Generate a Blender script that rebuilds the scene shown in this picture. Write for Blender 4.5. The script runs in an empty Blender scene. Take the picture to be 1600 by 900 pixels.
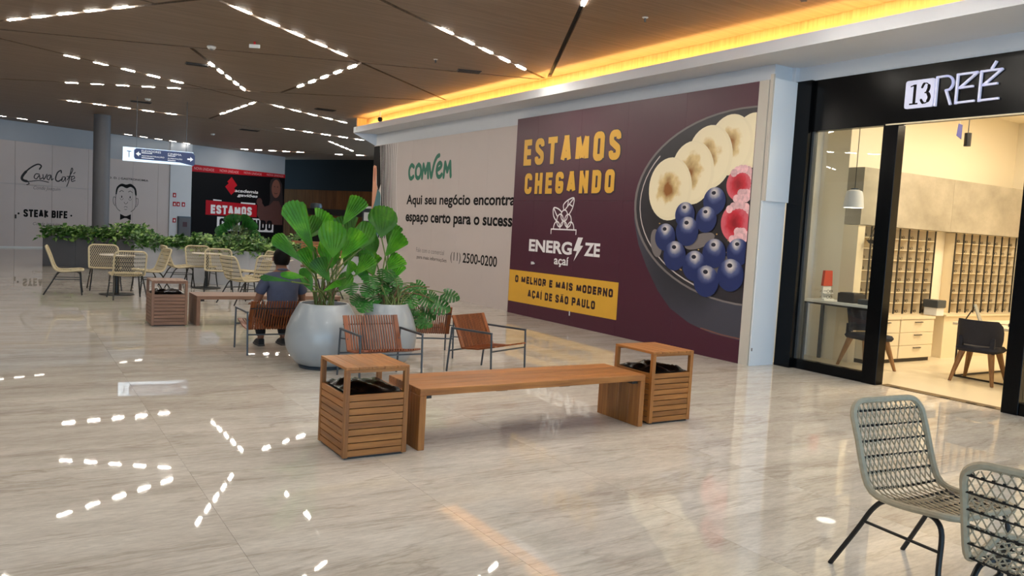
import bpy, bmesh, math, random
from math import sin, cos, pi, radians, sqrt, atan2, hypot
from mathutils import Vector, Matrix, geometry
random.seed(7)
SC = bpy.context.scene
COL = SC.collection

# ------------------------------------------------------------------ camera
cam_data = bpy.data.cameras.new('camera')
cam = bpy.data.objects.new('camera', cam_data)
COL.objects.link(cam)
cam_data.sensor_width = 36.0
cam_data.lens = 36.0 * 1257.54 / 1600.0
cam_data.clip_end = 200
_r = Vector((0.84588628, -0.53037501, 0.05638047))
_u = Vector((-0.00841794, 0.09241865, 0.99568465))
_f = Vector((0.53329686, 0.84271059, -0.073711))
_m = Matrix((_r, _u, -_f)).transposed().to_4x4()
_m.translation = Vector((0, 0, 1.65))
cam.matrix_world = _m
SC.camera = cam

# ------------------------------------------------------------------ world and exposure
world = bpy.data.worlds.new('overcast_daylight')
SC.world = world
world.use_nodes = True
wn = world.node_tree.nodes['Background']
wn.inputs[0].default_value = (0.48, 0.74, 1.0, 1)
wn.inputs[1].default_value = 3.6
SC.view_settings.view_transform = 'Standard'
SC.view_settings.look = 'None'
SC.view_settings.gamma = 1.0
SC.view_settings.use_curve_mapping = False
SC.view_settings.exposure = 0.0
SC.cycles.use_denoising = True
SC.cycles.max_bounces = 8
SC.cycles.diffuse_bounces = 4
SC.cycles.glossy_bounces = 4
SC.cycles.transparent_max_bounces = 12
SC.cycles.sample_clamp_indirect = 6.0
LAMP = 172.0          # radiance of the ceiling light segments
COVE = 62.0          # radiance of the amber strip in the cove
SHOP = 70.0         # watts of each ceiling panel in the optician's shop

# ------------------------------------------------------------------ helpers
def lin(c):
    c = c / 255.0
    return c / 12.92 if c <= 0.04045 else ((c + 0.055) / 1.055) ** 2.4
def rgb(r, g, b): return (lin(r), lin(g), lin(b), 1.0)

MATS = {}
def mat(name, col=(200, 200, 200), rough=0.5, metal=0.0, spec=0.5, emit=None, estr=0.0, noise=0.0, nscale=8.0, bump=0.0, coat=0.0, rand=0.0):
    if name in MATS: return MATS[name]
    m = bpy.data.materials.new(name); m.use_nodes = True
    nt = m.node_tree; b = nt.nodes['Principled BSDF']
    c = rgb(*col)
    b.inputs['Base Color'].default_value = c
    b.inputs['Roughness'].default_value = rough
    b.inputs['Metallic'].default_value = metal
    b.inputs['Specular IOR Level'].default_value = spec
    if coat: b.inputs['Coat Weight'].default_value = coat
    if emit:
        b.inputs['Emission Color'].default_value = rgb(*emit)
        b.inputs['Emission Strength'].default_value = estr
    if noise or rand:
        tc = nt.nodes.new('ShaderNodeTexCoord')
        nz = nt.nodes.new('ShaderNodeTexNoise'); nz.inputs['Scale'].default_value = nscale; nz.inputs['Detail'].default_value = 5
        nt.links.new(tc.outputs['Object'], nz.inputs['Vector'])
        hsv = nt.nodes.new('ShaderNodeHueSaturation'); hsv.inputs['Color'].default_value = c
        mr = nt.nodes.new('ShaderNodeMapRange')
        mr.inputs['From Min'].default_value = 0.25; mr.inputs['From Max'].default_value = 0.75
        mr.inputs['To Min'].default_value = 1 - noise; mr.inputs['To Max'].default_value = 1 + noise
        nt.links.new(nz.outputs['Fac'], mr.inputs['Value'])
        out = mr.outputs[0]
        if rand:
            oi = nt.nodes.new('ShaderNodeObjectInfo')
            m2 = nt.nodes.new('ShaderNodeMapRange'); m2.inputs['To Min'].default_value = 1 - rand; m2.inputs['To Max'].default_value = 1 + rand
            nt.links.new(oi.outputs['Random'], m2.inputs['Value'])
            mu = nt.nodes.new('ShaderNodeMath'); mu.operation = 'MULTIPLY'
            nt.links.new(out, mu.inputs[0]); nt.links.new(m2.outputs[0], mu.inputs[1]); out = mu.outputs[0]
        nt.links.new(out, hsv.inputs['Value'])
        nt.links.new(hsv.outputs[0], b.inputs['Base Color'])
        if bump:
            bp = nt.nodes.new('ShaderNodeBump'); bp.inputs['Strength'].default_value = bump; bp.inputs['Distance'].default_value = 0.01
            nt.links.new(nz.outputs['Fac'], bp.inputs['Height']); nt.links.new(bp.outputs[0], b.inputs['Normal'])
    MATS[name] = m
    return m

def ramp_mat(name, stops, scale, rough=0.4, detail=6.0, randcol=0.12, spec=0.5, bump=0.0, distort=0.0, rot=0.0, coat=0.0, nrough=0.6, randofs=True, coord='Object'):
    """streaked material: noise stretched by a per axis scale, coloured by a ramp"""
    if name in MATS: return MATS[name]
    m = bpy.data.materials.new(name); m.use_nodes = True
    nt = m.node_tree; b = nt.nodes['Principled BSDF']; N = nt.nodes.new; Lk = nt.links.new
    b.inputs['Roughness'].default_value = rough; b.inputs['Specular IOR Level'].default_value = spec
    if coat: b.inputs['Coat Weight'].default_value = coat
    tc = N('ShaderNodeTexCoord'); mp = N('ShaderNodeMapping'); mp.inputs['Scale'].default_value = scale; mp.inputs['Rotation'].default_value = (0, 0, rot)
    oi = N('ShaderNodeObjectInfo'); vm = N('ShaderNodeVectorMath'); vm.operation = 'MULTIPLY_ADD'
    vm.inputs[1].default_value = (37, 53, 29) if randofs else (0, 0, 0)
    cb = N('ShaderNodeCombineXYZ')
    for i in range(3): Lk(oi.outputs['Random'], cb.inputs[i])
    Lk(tc.outputs[coord], mp.inputs['Vector']); Lk(cb.outputs[0], vm.inputs[0]); Lk(mp.outputs[0], vm.inputs[2])
    nz = N('ShaderNodeTexNoise'); nz.inputs['Scale'].default_value = 1.0; nz.inputs['Detail'].default_value = detail
    nz.inputs['Roughness'].default_value = nrough; nz.inputs['Distortion'].default_value = distort
    Lk(vm.outputs[0], nz.inputs['Vector'])
    cr = N('ShaderNodeValToRGB'); els = cr.color_ramp.elements
    els[0].position, els[0].color = stops[0][0], rgb(*stops[0][1])
    els[1].position, els[1].color = stops[-1][0], rgb(*stops[-1][1])
    for p, c in stops[1:-1]:
        e = els.new(p); e.color = rgb(*c)
    Lk(nz.outputs['Fac'], cr.inputs[0])
    hsv = N('ShaderNodeHueSaturation'); mr = N('ShaderNodeMapRange')
    mr.inputs['To Min'].default_value = 1 - randcol; mr.inputs['To Max'].default_value = 1 + randcol
    Lk(oi.outputs['Random'], mr.inputs['Value']); Lk(mr.outputs[0], hsv.inputs['Value']); Lk(cr.outputs[0], hsv.inputs['Color'])
    Lk(hsv.outputs[0], b.inputs['Base Color'])
    if bump:
        bp = N('ShaderNodeBump'); bp.inputs['Strength'].default_value = bump; bp.inputs['Distance'].default_value = 0.004
        Lk(nz.outputs['Fac'], bp.inputs['Height']); Lk(bp.outputs[0], b.inputs['Normal'])
    MATS[name] = m
    return m

def glass_mat(name, tint=(247, 250, 250), ior=1.45):
    m = bpy.data.materials.new(name); m.use_nodes = True
    nt = m.node_tree; nt.nodes.clear(); N = nt.nodes.new
    o = N('ShaderNodeOutputMaterial'); mx = N('ShaderNodeMixShader'); fr = N('ShaderNodeFresnel'); fr.inputs[0].default_value = ior
    t = N('ShaderNodeBsdfTransparent'); t.inputs[0].default_value = rgb(*tint); g = N('ShaderNodeBsdfGlossy'); g.inputs['Roughness'].default_value = 0.01
    nt.links.new(fr.outputs[0], mx.inputs[0]); nt.links.new(t.outputs[0], mx.inputs[1]); nt.links.new(g.outputs[0], mx.inputs[2]); nt.links.new(mx.outputs[0], o.inputs[0])
    MATS[name] = m
    return m

class MB:
    """collects faces, then becomes one mesh object"""
    def __init__(s): s.v = []; s.f = []; s.q = {}
    def add(s, vs, fs):
        k = len(s.v); s.v += [tuple(p) for p in vs]; s.f += [tuple(i + k for i in f) for f in fs]; return s
    def box(s, x0, x1, y0, y1, z0, z1, b=0.0):
        if b <= 0:
            return s.add([(x0,y0,z0),(x1,y0,z0),(x1,y1,z0),(x0,y1,z0),(x0,y0,z1),(x1,y0,z1),(x1,y1,z1),(x0,y1,z1)],
                         [(3,2,1,0),(4,5,6,7),(0,1,5,4),(1,2,6,5),(2,3,7,6),(3,0,4,7)])
        b = min(b, (x1-x0)/2.01, (y1-y0)/2.01, (z1-z0)/2.01)
        bm = bmesh.new(); bmesh.ops.create_cube(bm, size=1.0)
        for v in bm.verts: v.co = Vector(((x0+x1)/2+v.co.x*(x1-x0), (y0+y1)/2+v.co.y*(y1-y0), (z0+z1)/2+v.co.z*(z1-z0)))
        bmesh.ops.bevel(bm, geom=bm.edges[:], offset=b, segments=1, affect='EDGES', profile=0.5)
        bm.verts.index_update(); s.add([v.co for v in bm.verts], [[v.index for v in f.verts] for f in bm.faces]); bm.free(); return s
    def tube(s, pts, r, n=8, closed=False, cap=True):
        P = [Vector(p) for p in pts]; N = len(P); R = r if isinstance(r, (list, tuple)) else [r]*N
        T = []
        for i in range(N):
            a = P[(i-1) % N] if (closed or i > 0) else P[i]; c = P[(i+1) % N] if (closed or i < N-1) else P[i]
            t = (c-a); T.append(t.normalized() if t.length > 1e-9 else Vector((0,0,1)))
        up = Vector((0,0,1)) if abs(T[0].z) < 0.9 else Vector((1,0,0))
        nrm = (up - T[0]*up.dot(T[0])).normalized(); vs = []
        for i in range(N):
            if i: nrm = nrm - T[i]*nrm.dot(T[i]); nrm = nrm.normalized() if nrm.length > 1e-6 else Vector((1,0,0))
            bn = T[i].cross(nrm)
            for k in range(n):
                a = 2*pi*k/n; vs.append(P[i] + (nrm*cos(a) + bn*sin(a))*R[i])
        fs = []
        for i in range(N if closed else N-1):
            j = (i+1) % N
            for k in range(n): fs.append((i*n+k, i*n+(k+1) % n, j*n+(k+1) % n, j*n+k))
        if cap and not closed: fs.append(tuple(range(n))[::-1]); fs.append(tuple((N-1)*n+k for k in range(n)))
        return s.add(vs, fs)
    def lathe(s, prof, cx=0, cy=0, n=32):
        vs = []; fs = []; M = len(prof)
        for k in range(n):
            a = 2*pi*k/n
            for (r, z) in prof: vs.append((cx+r*cos(a), cy+r*sin(a), z))
        for k in range(n):
            j = (k+1) % n
            for i in range(M-1): fs.append((k*M+i, j*M+i, j*M+i+1, k*M+i+1))
        return s.add(vs, fs)
    def cyl(s, cx, cy, z0, z1, r, n=20): return s.lathe([(0.0001,z0),(r,z0),(r,z1),(0.0001,z1)], cx, cy, n)
    def flat(s, poly, y=0.0):               # polygon in local x,z at depth y, facing -y
        k = len(poly); return s.add([(p[0], y, p[1]) for p in poly], [tuple(range(k))])
    def slab(s, poly, y0, y1):              # polygon in x,z with thickness along y
        k = len(poly); vs = [(p[0], y0, p[1]) for p in poly]+[(p[0], y1, p[1]) for p in poly]
        return s.add(vs, [tuple(range(k)), tuple(range(2*k-1, k-1, -1))]+[(i, i+k, (i+1) % k+k, (i+1) % k) for i in range(k)])
    def ell(s, cx, cz, rx, rz, y, n=28, rot=0.0, a0=0, a1=2*pi):
        full = abs(a1-a0-2*pi) < 1e-6; pts = []
        for i in range(n if full else n+1):
            a = a0+(a1-a0)*i/n; x, z = rx*cos(a), rz*sin(a)
            pts.append((cx+x*cos(rot)-z*sin(rot), cz+x*sin(rot)+z*cos(rot)))
        return s.flat(pts, y)
    def stroke(s, pts, w, y, closed=False, dots=True):
        """queue a ribbon; queued shapes are merged into one outline when the mesh is built"""
        n = len(pts); W = w if isinstance(w, (list, tuple)) else [w]*n
        if len(W) != n: W = [W[min(len(W)-1, int(i*len(W)/n))] for i in range(n)]
        for i in range(n if closed else n-1):
            a, b = pts[i], pts[(i+1) % n]; wa, wb = W[i], W[(i+1) % n]
            dx, dz = b[0]-a[0], b[1]-a[1]; l = hypot(dx, dz) or 1; nx, nz = -dz/l/2, dx/l/2
            s.qd(y, [(a[0]+nx*wa,a[1]+nz*wa),(a[0]-nx*wa,a[1]-nz*wa),(b[0]-nx*wb,b[1]-nz*wb),(b[0]+nx*wb,b[1]+nz*wb)])
        if dots:
            for p, ww in zip(pts, W): s.qd(y, [(p[0]+ww/2*cos(2*pi*i/8), p[1]+ww/2*sin(2*pi*i/8)) for i in range(8)])
        return s
    def qd(s, y, poly):
        s.q.setdefault(y, []).append(poly); return s
    def merge(s):
        for y, polys in s.q.items():
            V = []; E = []
            for p in polys:
                k = len(V); V += [Vector(c) for c in p]; E += [(k+i, k+(i+1) % len(p)) for i in range(len(p))]
            vo, _, fo, _, _, _ = geometry.delaunay_2d_cdt(V, E, [], 0, 1e-6)
            bb = [(min(c[0] for c in p), max(c[0] for c in p), min(c[1] for c in p), max(c[1] for c in p)) for p in polys]
            keep = []
            for f in fo:
                cx_ = sum(vo[i].x for i in f)/3; cz_ = sum(vo[i].y for i in f)/3
                for p, (x0, x1, z0, z1) in zip(polys, bb):
                    if not (x0 <= cx_ <= x1 and z0 <= cz_ <= z1): continue
                    sg = 0; ok = True
                    for i in range(len(p)):
                        a, b = p[i], p[(i+1) % len(p)]; c = (b[0]-a[0])*(cz_-a[1])-(b[1]-a[1])*(cx_-a[0])
                        if abs(c) < 1e-12: continue
                        if sg == 0: sg = 1 if c > 0 else -1
                        elif (c > 0) != (sg > 0): ok = False; break
                    if ok: keep.append(tuple(f)); break
            s.add([(v.x, y, v.y) for v in vo], keep)
        s.q = {}
    def build(s, name, m, parent=None, smooth=False, loc=None, rotz=0.0):
        if s.q: s.merge()
        me = bpy.data.meshes.new(name); me.from_pydata(s.v, [], s.f); me.update()
        return link(name, me, m, parent, smooth, loc, rotz)

def link(name, me, m, parent=None, smooth=False, loc=None, rotz=0.0):
    o = bpy.data.objects.new(name, me); COL.objects.link(o)
    if m and not me.materials: me.materials.append(m if not isinstance(m, str) else MATS[m])
    if smooth and me.polygons:
        me.polygons.foreach_set('use_smooth', [True]*len(me.polygons))
        try: me.set_sharp_from_angle(angle=radians(40))
        except Exception: pass
    if parent: o.parent = parent
    if loc: o.location = loc
    if rotz: o.rotation_euler = (0, 0, rotz)
    return o
def tag(o, label=None, cat=None, group=None, kind=None):
    if label: o['label'] = label
    if cat: o['category'] = cat
    if group: o['group'] = group
    if kind: o['kind'] = kind
    return o
def thing(name, label, cat, loc=(0,0,0), rotz=0.0, group=None, kind=None):
    o = bpy.data.objects.new(name, None); COL.objects.link(o); o.empty_display_size = 0.1
    o.location = loc; o.rotation_euler = (0, 0, rotz)
    return tag(o, label, cat, group, kind)
def copy_tree(o, parent=None):
    c = o.copy(); COL.objects.link(c); c.parent = parent
    for ch in list(o.children): copy_tree(ch, c)
    return c
def piece(name, src, parent, loc, rotz=0.0):      # another piece that shares a mesh
    o = bpy.data.objects.new(name, src); COL.objects.link(o); o.parent = parent; o.location = loc; o.rotation_euler = (0,0,rotz)
    return o

_txt_cache = {}
def text(s, x0, x1, z0, z1, y, m, parent, name='letter', bold=0.0, shear=0.0, spacing=1.0, split=False):
    """flat printed words fitted into a box, facing -y"""
    key = (s, bold, shear, spacing)
    if key not in _txt_cache:
        cu = bpy.data.curves.new('words', 'FONT'); cu.body = s; cu.size = 1.0; cu.offset = bold; cu.shear = shear; cu.space_character = spacing
        cu.resolution_u = 4; cu.fill_mode = 'FRONT'
        ob = bpy.data.objects.new('words', cu); COL.objects.link(ob)
        dg = bpy.context.evaluated_depsgraph_get(); ev = ob.evaluated_get(dg); me = ev.to_mesh()
        _txt_cache[key] = ([tuple(v.co) for v in me.vertices], [tuple(p.vertices) for p in me.polygons])
        ev.to_mesh_clear(); bpy.data.objects.remove(ob); bpy.data.curves.remove(cu)
    vs, fs = _txt_cache[key]
    if not vs: return None
    ax, bx = min(v[0] for v in vs), max(v[0] for v in vs); az, bz = min(v[1] for v in vs), max(v[1] for v in vs)
    P = [(x0+(v[0]-ax)/(bx-ax)*(x1-x0), y, z0+(v[1]-az)/(bz-az)*(z1-z0)) for v in vs]
    if not split:
        o = MB().add(P, fs).build(name, m, parent); o['kind'] = 'stuff'; return o
    # big words: every letter is a piece of its own
    pr = list(range(len(P)))
    def fd(i):
        while pr[i] != i: pr[i] = pr[pr[i]]; i = pr[i]
        return i
    for f in fs:
        for k in f[1:]: pr[fd(f[0])] = fd(k)
    grp = {}
    for f in fs: grp.setdefault(fd(f[0]), []).append(f)
    L = []
    for fl in grp.values():
        xs = [P[i][0] for f in fl for i in f]; L.append([min(xs), max(xs), fl])
    L.sort(key=lambda e: e[0]-e[1])
    out = []
    for e in L:
        for w in out:
            if min(e[1], w[1])-max(e[0], w[0]) > 0.5*(e[1]-e[0]): w[2] = w[2]+e[2]; break
        else: out.append(e)
    out.sort(key=lambda e: e[0])
    for e in out:
        ids = sorted({i for f in e[2] for i in f}); mp = {i: k for k, i in enumerate(ids)}
        o = MB().add([P[i] for i in ids], [tuple(mp[i] for i in f) for f in e[2]]).build(name, m, parent)
    return o
def arc(cx, cz, r, a0, a1, n=10, rz=None):
    rz = rz if rz is not None else r
    return [(cx+r*cos(radians(a0+(a1-a0)*i/n)), cz+rz*sin(radians(a0+(a1-a0)*i/n))) for i in range(n+1)]
def smoothpts(pts, k=6):
    """Catmull-Rom through 2D or 3D points"""
    P = [Vector(p) for p in pts]; out = []
    for i in range(len(P)-1):
        a = P[max(i-1,0)]; b = P[i]; c = P[i+1]; d = P[min(i+2,len(P)-1)]
        for j in range(k):
            t = j/k; out.append(tuple(0.5*((2*b)+(c-a)*t+(2*a-5*b+4*c-d)*t*t+(3*b-a-3*c+d)*t*t*t)))
    out.append(tuple(P[-1])); return out

# ------------------------------------------------------------------ materials
mat('white_paint', (214, 217, 222), 0.75, noise=0.015, nscale=3)
mat('hall_wall', (176, 180, 186), 0.75, noise=0.02, nscale=2)
mat('pink_board', (206, 192, 186), 0.55, noise=0.02, nscale=1.5)
mat('beige_edge', (196, 188, 176), 0.6)
mat('white_board', (226, 232, 238), 0.35)
mat('black_frame', (5, 6, 8), 0.2, spec=0.18)
mat('black_metal', (14, 14, 15), 0.4)
mat('grey_metal', (70, 76, 82), 0.4, metal=0.3)
mat('dark_void', (9, 8, 8), 0.8)
mat('dark_wall', (12, 18, 20), 0.7, spec=0.12)
mat('print_black', (18, 15, 16), 0.6, spec=0.12)
mat('print_grey', (120, 112, 110), 0.6)
mat('print_white', (236, 232, 232), 0.5)
mat('purple_print', (74, 27, 46), 0.38, noise=0.03, nscale=1.2)
mat('mustard_print', (222, 168, 52), 0.4, noise=0.04, nscale=4)
mat('shadow_print', (46, 18, 28), 0.4)
mat('grey_print', (196, 184, 179), 0.5, noise=0.02, nscale=1.2)
mat('green_print', (10, 104, 80), 0.5)
mat('column_grey', (98, 98, 102), 0.6, noise=0.03)
mat('concrete_planter', (188, 190, 196), 0.7, noise=0.06, nscale=4)
mat('slate_planter', (86, 86, 90), 0.7, noise=0.06, nscale=4)
mat('soil', (62, 46, 34), 0.95, noise=0.3, nscale=30, bump=0.6)
mat('bark', (140, 96, 62), 0.9, noise=0.3, nscale=25, bump=0.6)
mat('glazed_pot', (156, 160, 162), 0.28, noise=0.04, nscale=3, coat=0.2)
mat('rope_sand', (170, 157, 132), 0.7, noise=0.08, nscale=40)
mat('rope_cream', (198, 184, 150), 0.7, noise=0.06, nscale=40)
mat('bag', (4, 4, 6), 0.25, spec=0.25)
mat('bronze', (40, 34, 30), 0.5)
mat('skin', (132, 88, 66), 0.55)
mat('shirt', (74, 78, 98), 0.85, noise=0.08, nscale=14)
mat('trousers', (20, 20, 24), 0.85)
mat('hair', (14, 11, 10), 0.6, spec=0.12)
mat('shoe', (22, 22, 25), 0.6)
mat('shoe_sole', (70, 66, 64), 0.7)
mat('tabletop', (214, 204, 190), 0.4)
mat('stem', (92, 108, 52), 0.6)
mat('dry_stem', (112, 84, 56), 0.8)
mat('cream_lacquer', (232, 216, 184), 0.4)
mat('cream_wall', (238, 228, 206), 0.75)
mat('shop_white', (226, 226, 224), 0.7)
mat('shop_floor', (222, 208, 180), 0.3, noise=0.03, nscale=2)
mat('navy_cloth', (34, 36, 48), 0.85, noise=0.1, nscale=40)
mat('red_print', (178, 22, 34), 0.5, spec=0.12)
mat('red_card', (196, 70, 44), 0.5)
mat('sign_blue', (34, 52, 98), 0.4, emit=(34, 52, 98), estr=0.25)
mat('sign_white', (215, 232, 245), 0.4, emit=(205, 228, 250), estr=0.75)
mat('sign_letters', (225, 232, 240), 0.5, emit=(225, 232, 240), estr=0.35)
mat('logo_white', (205, 206, 226), 0.4, emit=(200, 202, 232), estr=0.32)
mat('lamp_on', (255, 250, 240), 0.4, emit=(255, 247, 234), estr=LAMP)
mat('lamp_soft', (255, 250, 240), 0.4, emit=(255, 247, 234), estr=14.0)
mat('cove_led', (255, 190, 90), 0.4, emit=(255, 206, 118), estr=COVE)
mat('pendant_glow', (255, 250, 240), 0.4, emit=(255, 246, 232), estr=5.0)
mat('pendant_shade', (206, 206, 208), 0.45)
mat('porcelain', (225, 225, 222), 0.4)
mat('blue_card', (36, 44, 132), 0.5)
mat('screen_grey', (130, 134, 132), 0.2)
ramp_mat('ceiling_wood', [(0.30, (110, 91, 74)), (0.5, (126, 106, 88)), (0.72, (142, 121, 102))], (1.0, 30, 1), rough=0.5, randcol=0.03, rot=radians(12), detail=5)
ramp_mat('cove_wood', [(0.30, (188, 148, 98)), (0.7, (222, 184, 130))], (30, 30, 1.2), rough=0.5, randcol=0.0)
ramp_mat('dark_wood', [(0.30, (70, 44, 22)), (0.7, (98, 64, 34))], (9, 9, 0.6), rough=0.8, randcol=0.08, spec=0.08)
for ax, sc in (('x', (2.2, 34, 34)), ('y', (34, 2.2, 34)), ('z', (34, 34, 2.2))):
    ramp_mat('teak_'+ax, [(0.28, (126, 74, 30)), (0.5, (156, 98, 44)), (0.74, (178, 118, 58))], sc, rough=0.42, randcol=0.13, bump=0.05)
    ramp_mat('faded_'+ax, [(0.28, (104, 74, 56)), (0.5, (130, 96, 76)), (0.74, (148, 114, 92))], sc, rough=0.5, randcol=0.10, bump=0.05)
ramp_mat('slat_wood', [(0.28, (98, 46, 17)), (0.5, (128, 64, 26)), (0.74, (150, 82, 36))], (40, 6, 6), rough=0.4, randcol=0.12)
ramp_mat('oak', [(0.28, (120, 82, 44)), (0.7, (160, 116, 68))], (30, 30, 3), rough=0.45, randcol=0.06)
ramp_mat('concrete', [(0.3, (150, 142, 126)), (0.55, (172, 163, 146)), (0.75, (190, 181, 164))], (1.6, 1.6, 2.4), rough=0.7, randcol=0.05, detail=8)
ramp_mat('palm_leaf', [(0.3, (28, 80, 8)), (0.55, (54, 114, 14)), (0.75, (94, 148, 28))], (5, 5, 5), rough=0.42, randcol=0.3, spec=0.28)
ramp_mat('monstera_leaf', [(0.3, (22, 66, 20)), (0.55, (38, 96, 32)), (0.75, (58, 122, 44))], (5, 5, 5), rough=0.42, randcol=0.3, spec=0.3)
ramp_mat('hedge_leaf', [(0.34, (22, 58, 14)), (0.49, (50, 98, 26)), (0.63, (150, 182, 100))], (5, 5, 5), rough=0.45, randcol=0.05, detail=3)
ramp_mat('glass_bottle', [(0.3, (40, 30, 20)), (0.7, (90, 70, 50))], (9, 9, 9), rough=0.2)
glass_mat('shop_glass')

def marble():
    m = bpy.data.materials.new('marble'); m.use_nodes = True
    nt = m.node_tree; b = nt.nodes['Principled BSDF']; N = nt.nodes.new; Lk = nt.links.new
    geo = N('ShaderNodeNewGeometry'); oi = N('ShaderNodeObjectInfo')
    cb = N('ShaderNodeCombineXYZ'); Lk(oi.outputs['Random'], cb.inputs[2])
    mz = N('ShaderNodeVectorMath'); mz.operation = 'MULTIPLY_ADD'; mz.inputs[1].default_value = (0, 0, 2.0)
    Lk(cb.outputs[0], mz.inputs[0]); Lk(geo.outputs['Position'], mz.inputs[2])
    mp = N('ShaderNodeMapping'); mp.inputs['Rotation'].default_value = (0, 0, radians(-14)); mp.inputs['Scale'].default_value = (0.55, 2.3, 1.0)
    Lk(mz.outputs[0], mp.inputs['Vector'])
    mv = N('ShaderNodeMapping'); mv.inputs['Rotation'].default_value = (0, 0, radians(-22)); mv.inputs['Scale'].default_value = (0.30, 2.2, 1.0); Lk(mz.outputs[0], mv.inputs['Vector'])
    def noise(sc, det, ro, di, mp=mp):
        n = N('ShaderNodeTexNoise'); n.inputs['Scale'].default_value = sc; n.inputs['Detail'].default_value = det
        n.inputs['Roughness'].default_value = ro; n.inputs['Distortion'].default_value = di; Lk(mp.outputs[0], n.inputs['Vector']); return n
    n1 = noise(1.5, 10, 0.68, 0.35); n2 = noise(0.9, 8, 0.6, 0.5, mv); n3 = noise(22, 4, 0.7, 0.2)
    c1 = N('ShaderNodeValToRGB'); e = c1.color_ramp.elements
    e[0].position, e[0].color = 0.28, rgb(186, 177, 166); e[1].position, e[1].color = 0.74, rgb(226, 220, 211)
    x = e.new(0.5); x.color = rgb(208, 201, 191)
    Lk(n1.outputs['Fac'], c1.inputs[0])
    v = N('ShaderNodeValToRGB'); e = v.color_ramp.elements          # thin dark veins
    e[0].position, e[0].color = 0.482, (1,1,1,1); e[1].position, e[1].color = 0.512, (1,1,1,1)
    x = e.new(0.497); x.color = (0.66, 0.61, 0.56, 1)
    Lk(n2.outputs['Fac'], v.inputs[0])
    mx = N('ShaderNodeMix'); mx.data_type = 'RGBA'; mx.blend_type = 'MULTIPLY'; mx.inputs[0].default_value = 0.55
    Lk(c1.outputs[0], mx.inputs[6]); Lk(v.outputs[0], mx.inputs[7])
    w = N('ShaderNodeValToRGB'); e = w.color_ramp.elements          # pale veins and a fine cloud
    e[0].position, e[0].color = 0.34, (0.88,0.87,0.86,1); e[1].position, e[1].color = 0.68, (1.10,1.09,1.07,1)
    Lk(n3.outputs['Fac'], w.inputs[0])
    m2 = N('ShaderNodeMix'); m2.data_type = 'RGBA'; m2.blend_type = 'MULTIPLY'; m2.inputs[0].default_value = 1.0
    Lk(mx.outputs[2], m2.inputs[6]); Lk(w.outputs[0], m2.inputs[7])
    n4 = noise(0.55, 3, 0.5, 0.4); y_ = N('ShaderNodeMapRange'); y_.inputs['From Min'].default_value = 0.60; y_.inputs['From Max'].default_value = 0.75; y_.inputs['To Max'].default_value = 0.5  # yellowish clouds paint the amber cove's reflection into the stone colour
    Lk(n4.outputs['Fac'], y_.inputs['Value'])
    m3 = N('ShaderNodeMix'); m3.data_type = 'RGBA'; m3.blend_type = 'MULTIPLY'; m3.inputs[7].default_value = (1.0, 0.93, 0.74, 1)
    Lk(y_.outputs[0], m3.inputs[0]); Lk(m2.outputs[2], m3.inputs[6])
    Lk(m3.outputs[2], b.inputs['Base Color'])
    b.inputs['Roughness'].default_value = 0.022; b.inputs['Specular IOR Level'].default_value = 0.65
    MATS['marble'] = m
marble()

# ------------------------------------------------------------------ heavy condensed capitals
_RR = [(1,.88),(.9,.96),(.72,1),(.28,1),(.1,.96),(0,.88)]
GL = {'E': [[(0,0),(0,1)],[(0,1),(1,1)],[(0,.51),(.86,.51)],[(0,0),(1,0)]], 'F': [[(0,0),(0,1)],[(0,1),(1,1)],[(0,.51),(.86,.51)]],
 'T': [[(0,1),(1,1)],[(.5,0),(.5,1)]], 'L': [[(0,0),(0,1)],[(0,0),(1,0)]], 'H': [[(0,0),(0,1)],[(1,0),(1,1)],[(0,.51),(1,.51)]], 'I': [[(0,0),(0,1)]],
 'A': [[(0,0),(.42,1)],[(1,0),(.58,1)],[(.2,.24),(.8,.24)],[(.42,1),(.58,1)]], 'M': [[(0,0),(.04,1)],[(.06,1),(.5,.05)],[(.94,1),(.5,.05)],[(1,0),(.96,1)]],
 'N': [[(0,0),(0,1)],[(0,1),(1,0)],[(1,0),(1,1)]], 'K': [[(0,0),(0,1)],[(.05,.45),(.95,1)],[(.2,.55),(1,0)]],
 'O': [[(1,.12)]+_RR+[(0,.12),(.1,.04),(.28,0),(.72,0),(.9,.04),(1,.12)]], 'U': [[(0,1),(0,.12),(.1,.04),(.28,0),(.72,0),(.9,.04),(1,.12),(1,1)]],
 'C': [[(1,.72)]+_RR+[(0,.12),(.1,.04),(.28,0),(.72,0),(.9,.04),(1,.12),(1,.28)]],
 'G': [[(1,.76)]+_RR+[(0,.12),(.1,.04),(.28,0),(.72,0),(.9,.04),(1,.12),(1,.44),(.62,.44)]],
 'D': [[(0,0),(0,1)],[(0,1),(.6,1),(.88,.96),(1,.88),(1,.12),(.88,.04),(.6,0),(0,0)]],
 'P': [[(0,0),(0,1)],[(0,1),(.7,1),(.92,.96),(1,.88),(1,.56),(.92,.48),(.7,.44),(0,.44)]],
 'R': [[(0,0),(0,1)],[(0,1),(.7,1),(.92,.96),(1,.88),(1,.60),(.92,.52),(.7,.48),(0,.48)],[(.6,.48),(1,0)]],
 'B': [[(0,0),(0,1)],[(0,1),(.7,1),(.9,.96),(.96,.88),(.96,.64),(.88,.55),(.7,.52),(0,.52)],[(.7,.52),(.92,.48),(1,.4),(1,.12),(.92,.04),(.7,0),(0,0)]],
 'S': [[(1,.76)]+_RR+[(0,.74),(.06,.63),(.94,.37),(1,.26),(1,.12),(.9,.04),(.72,0),(.28,0),(.1,.04),(0,.12),(0,.24)]]}
GW_ = {'M': 1.45, 'I': 0.0, 'A': 1.12, 'N': 1.05, 'T': 0.98, 'E': 0.82, 'F': 0.8, 'L': 0.78}
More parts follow.
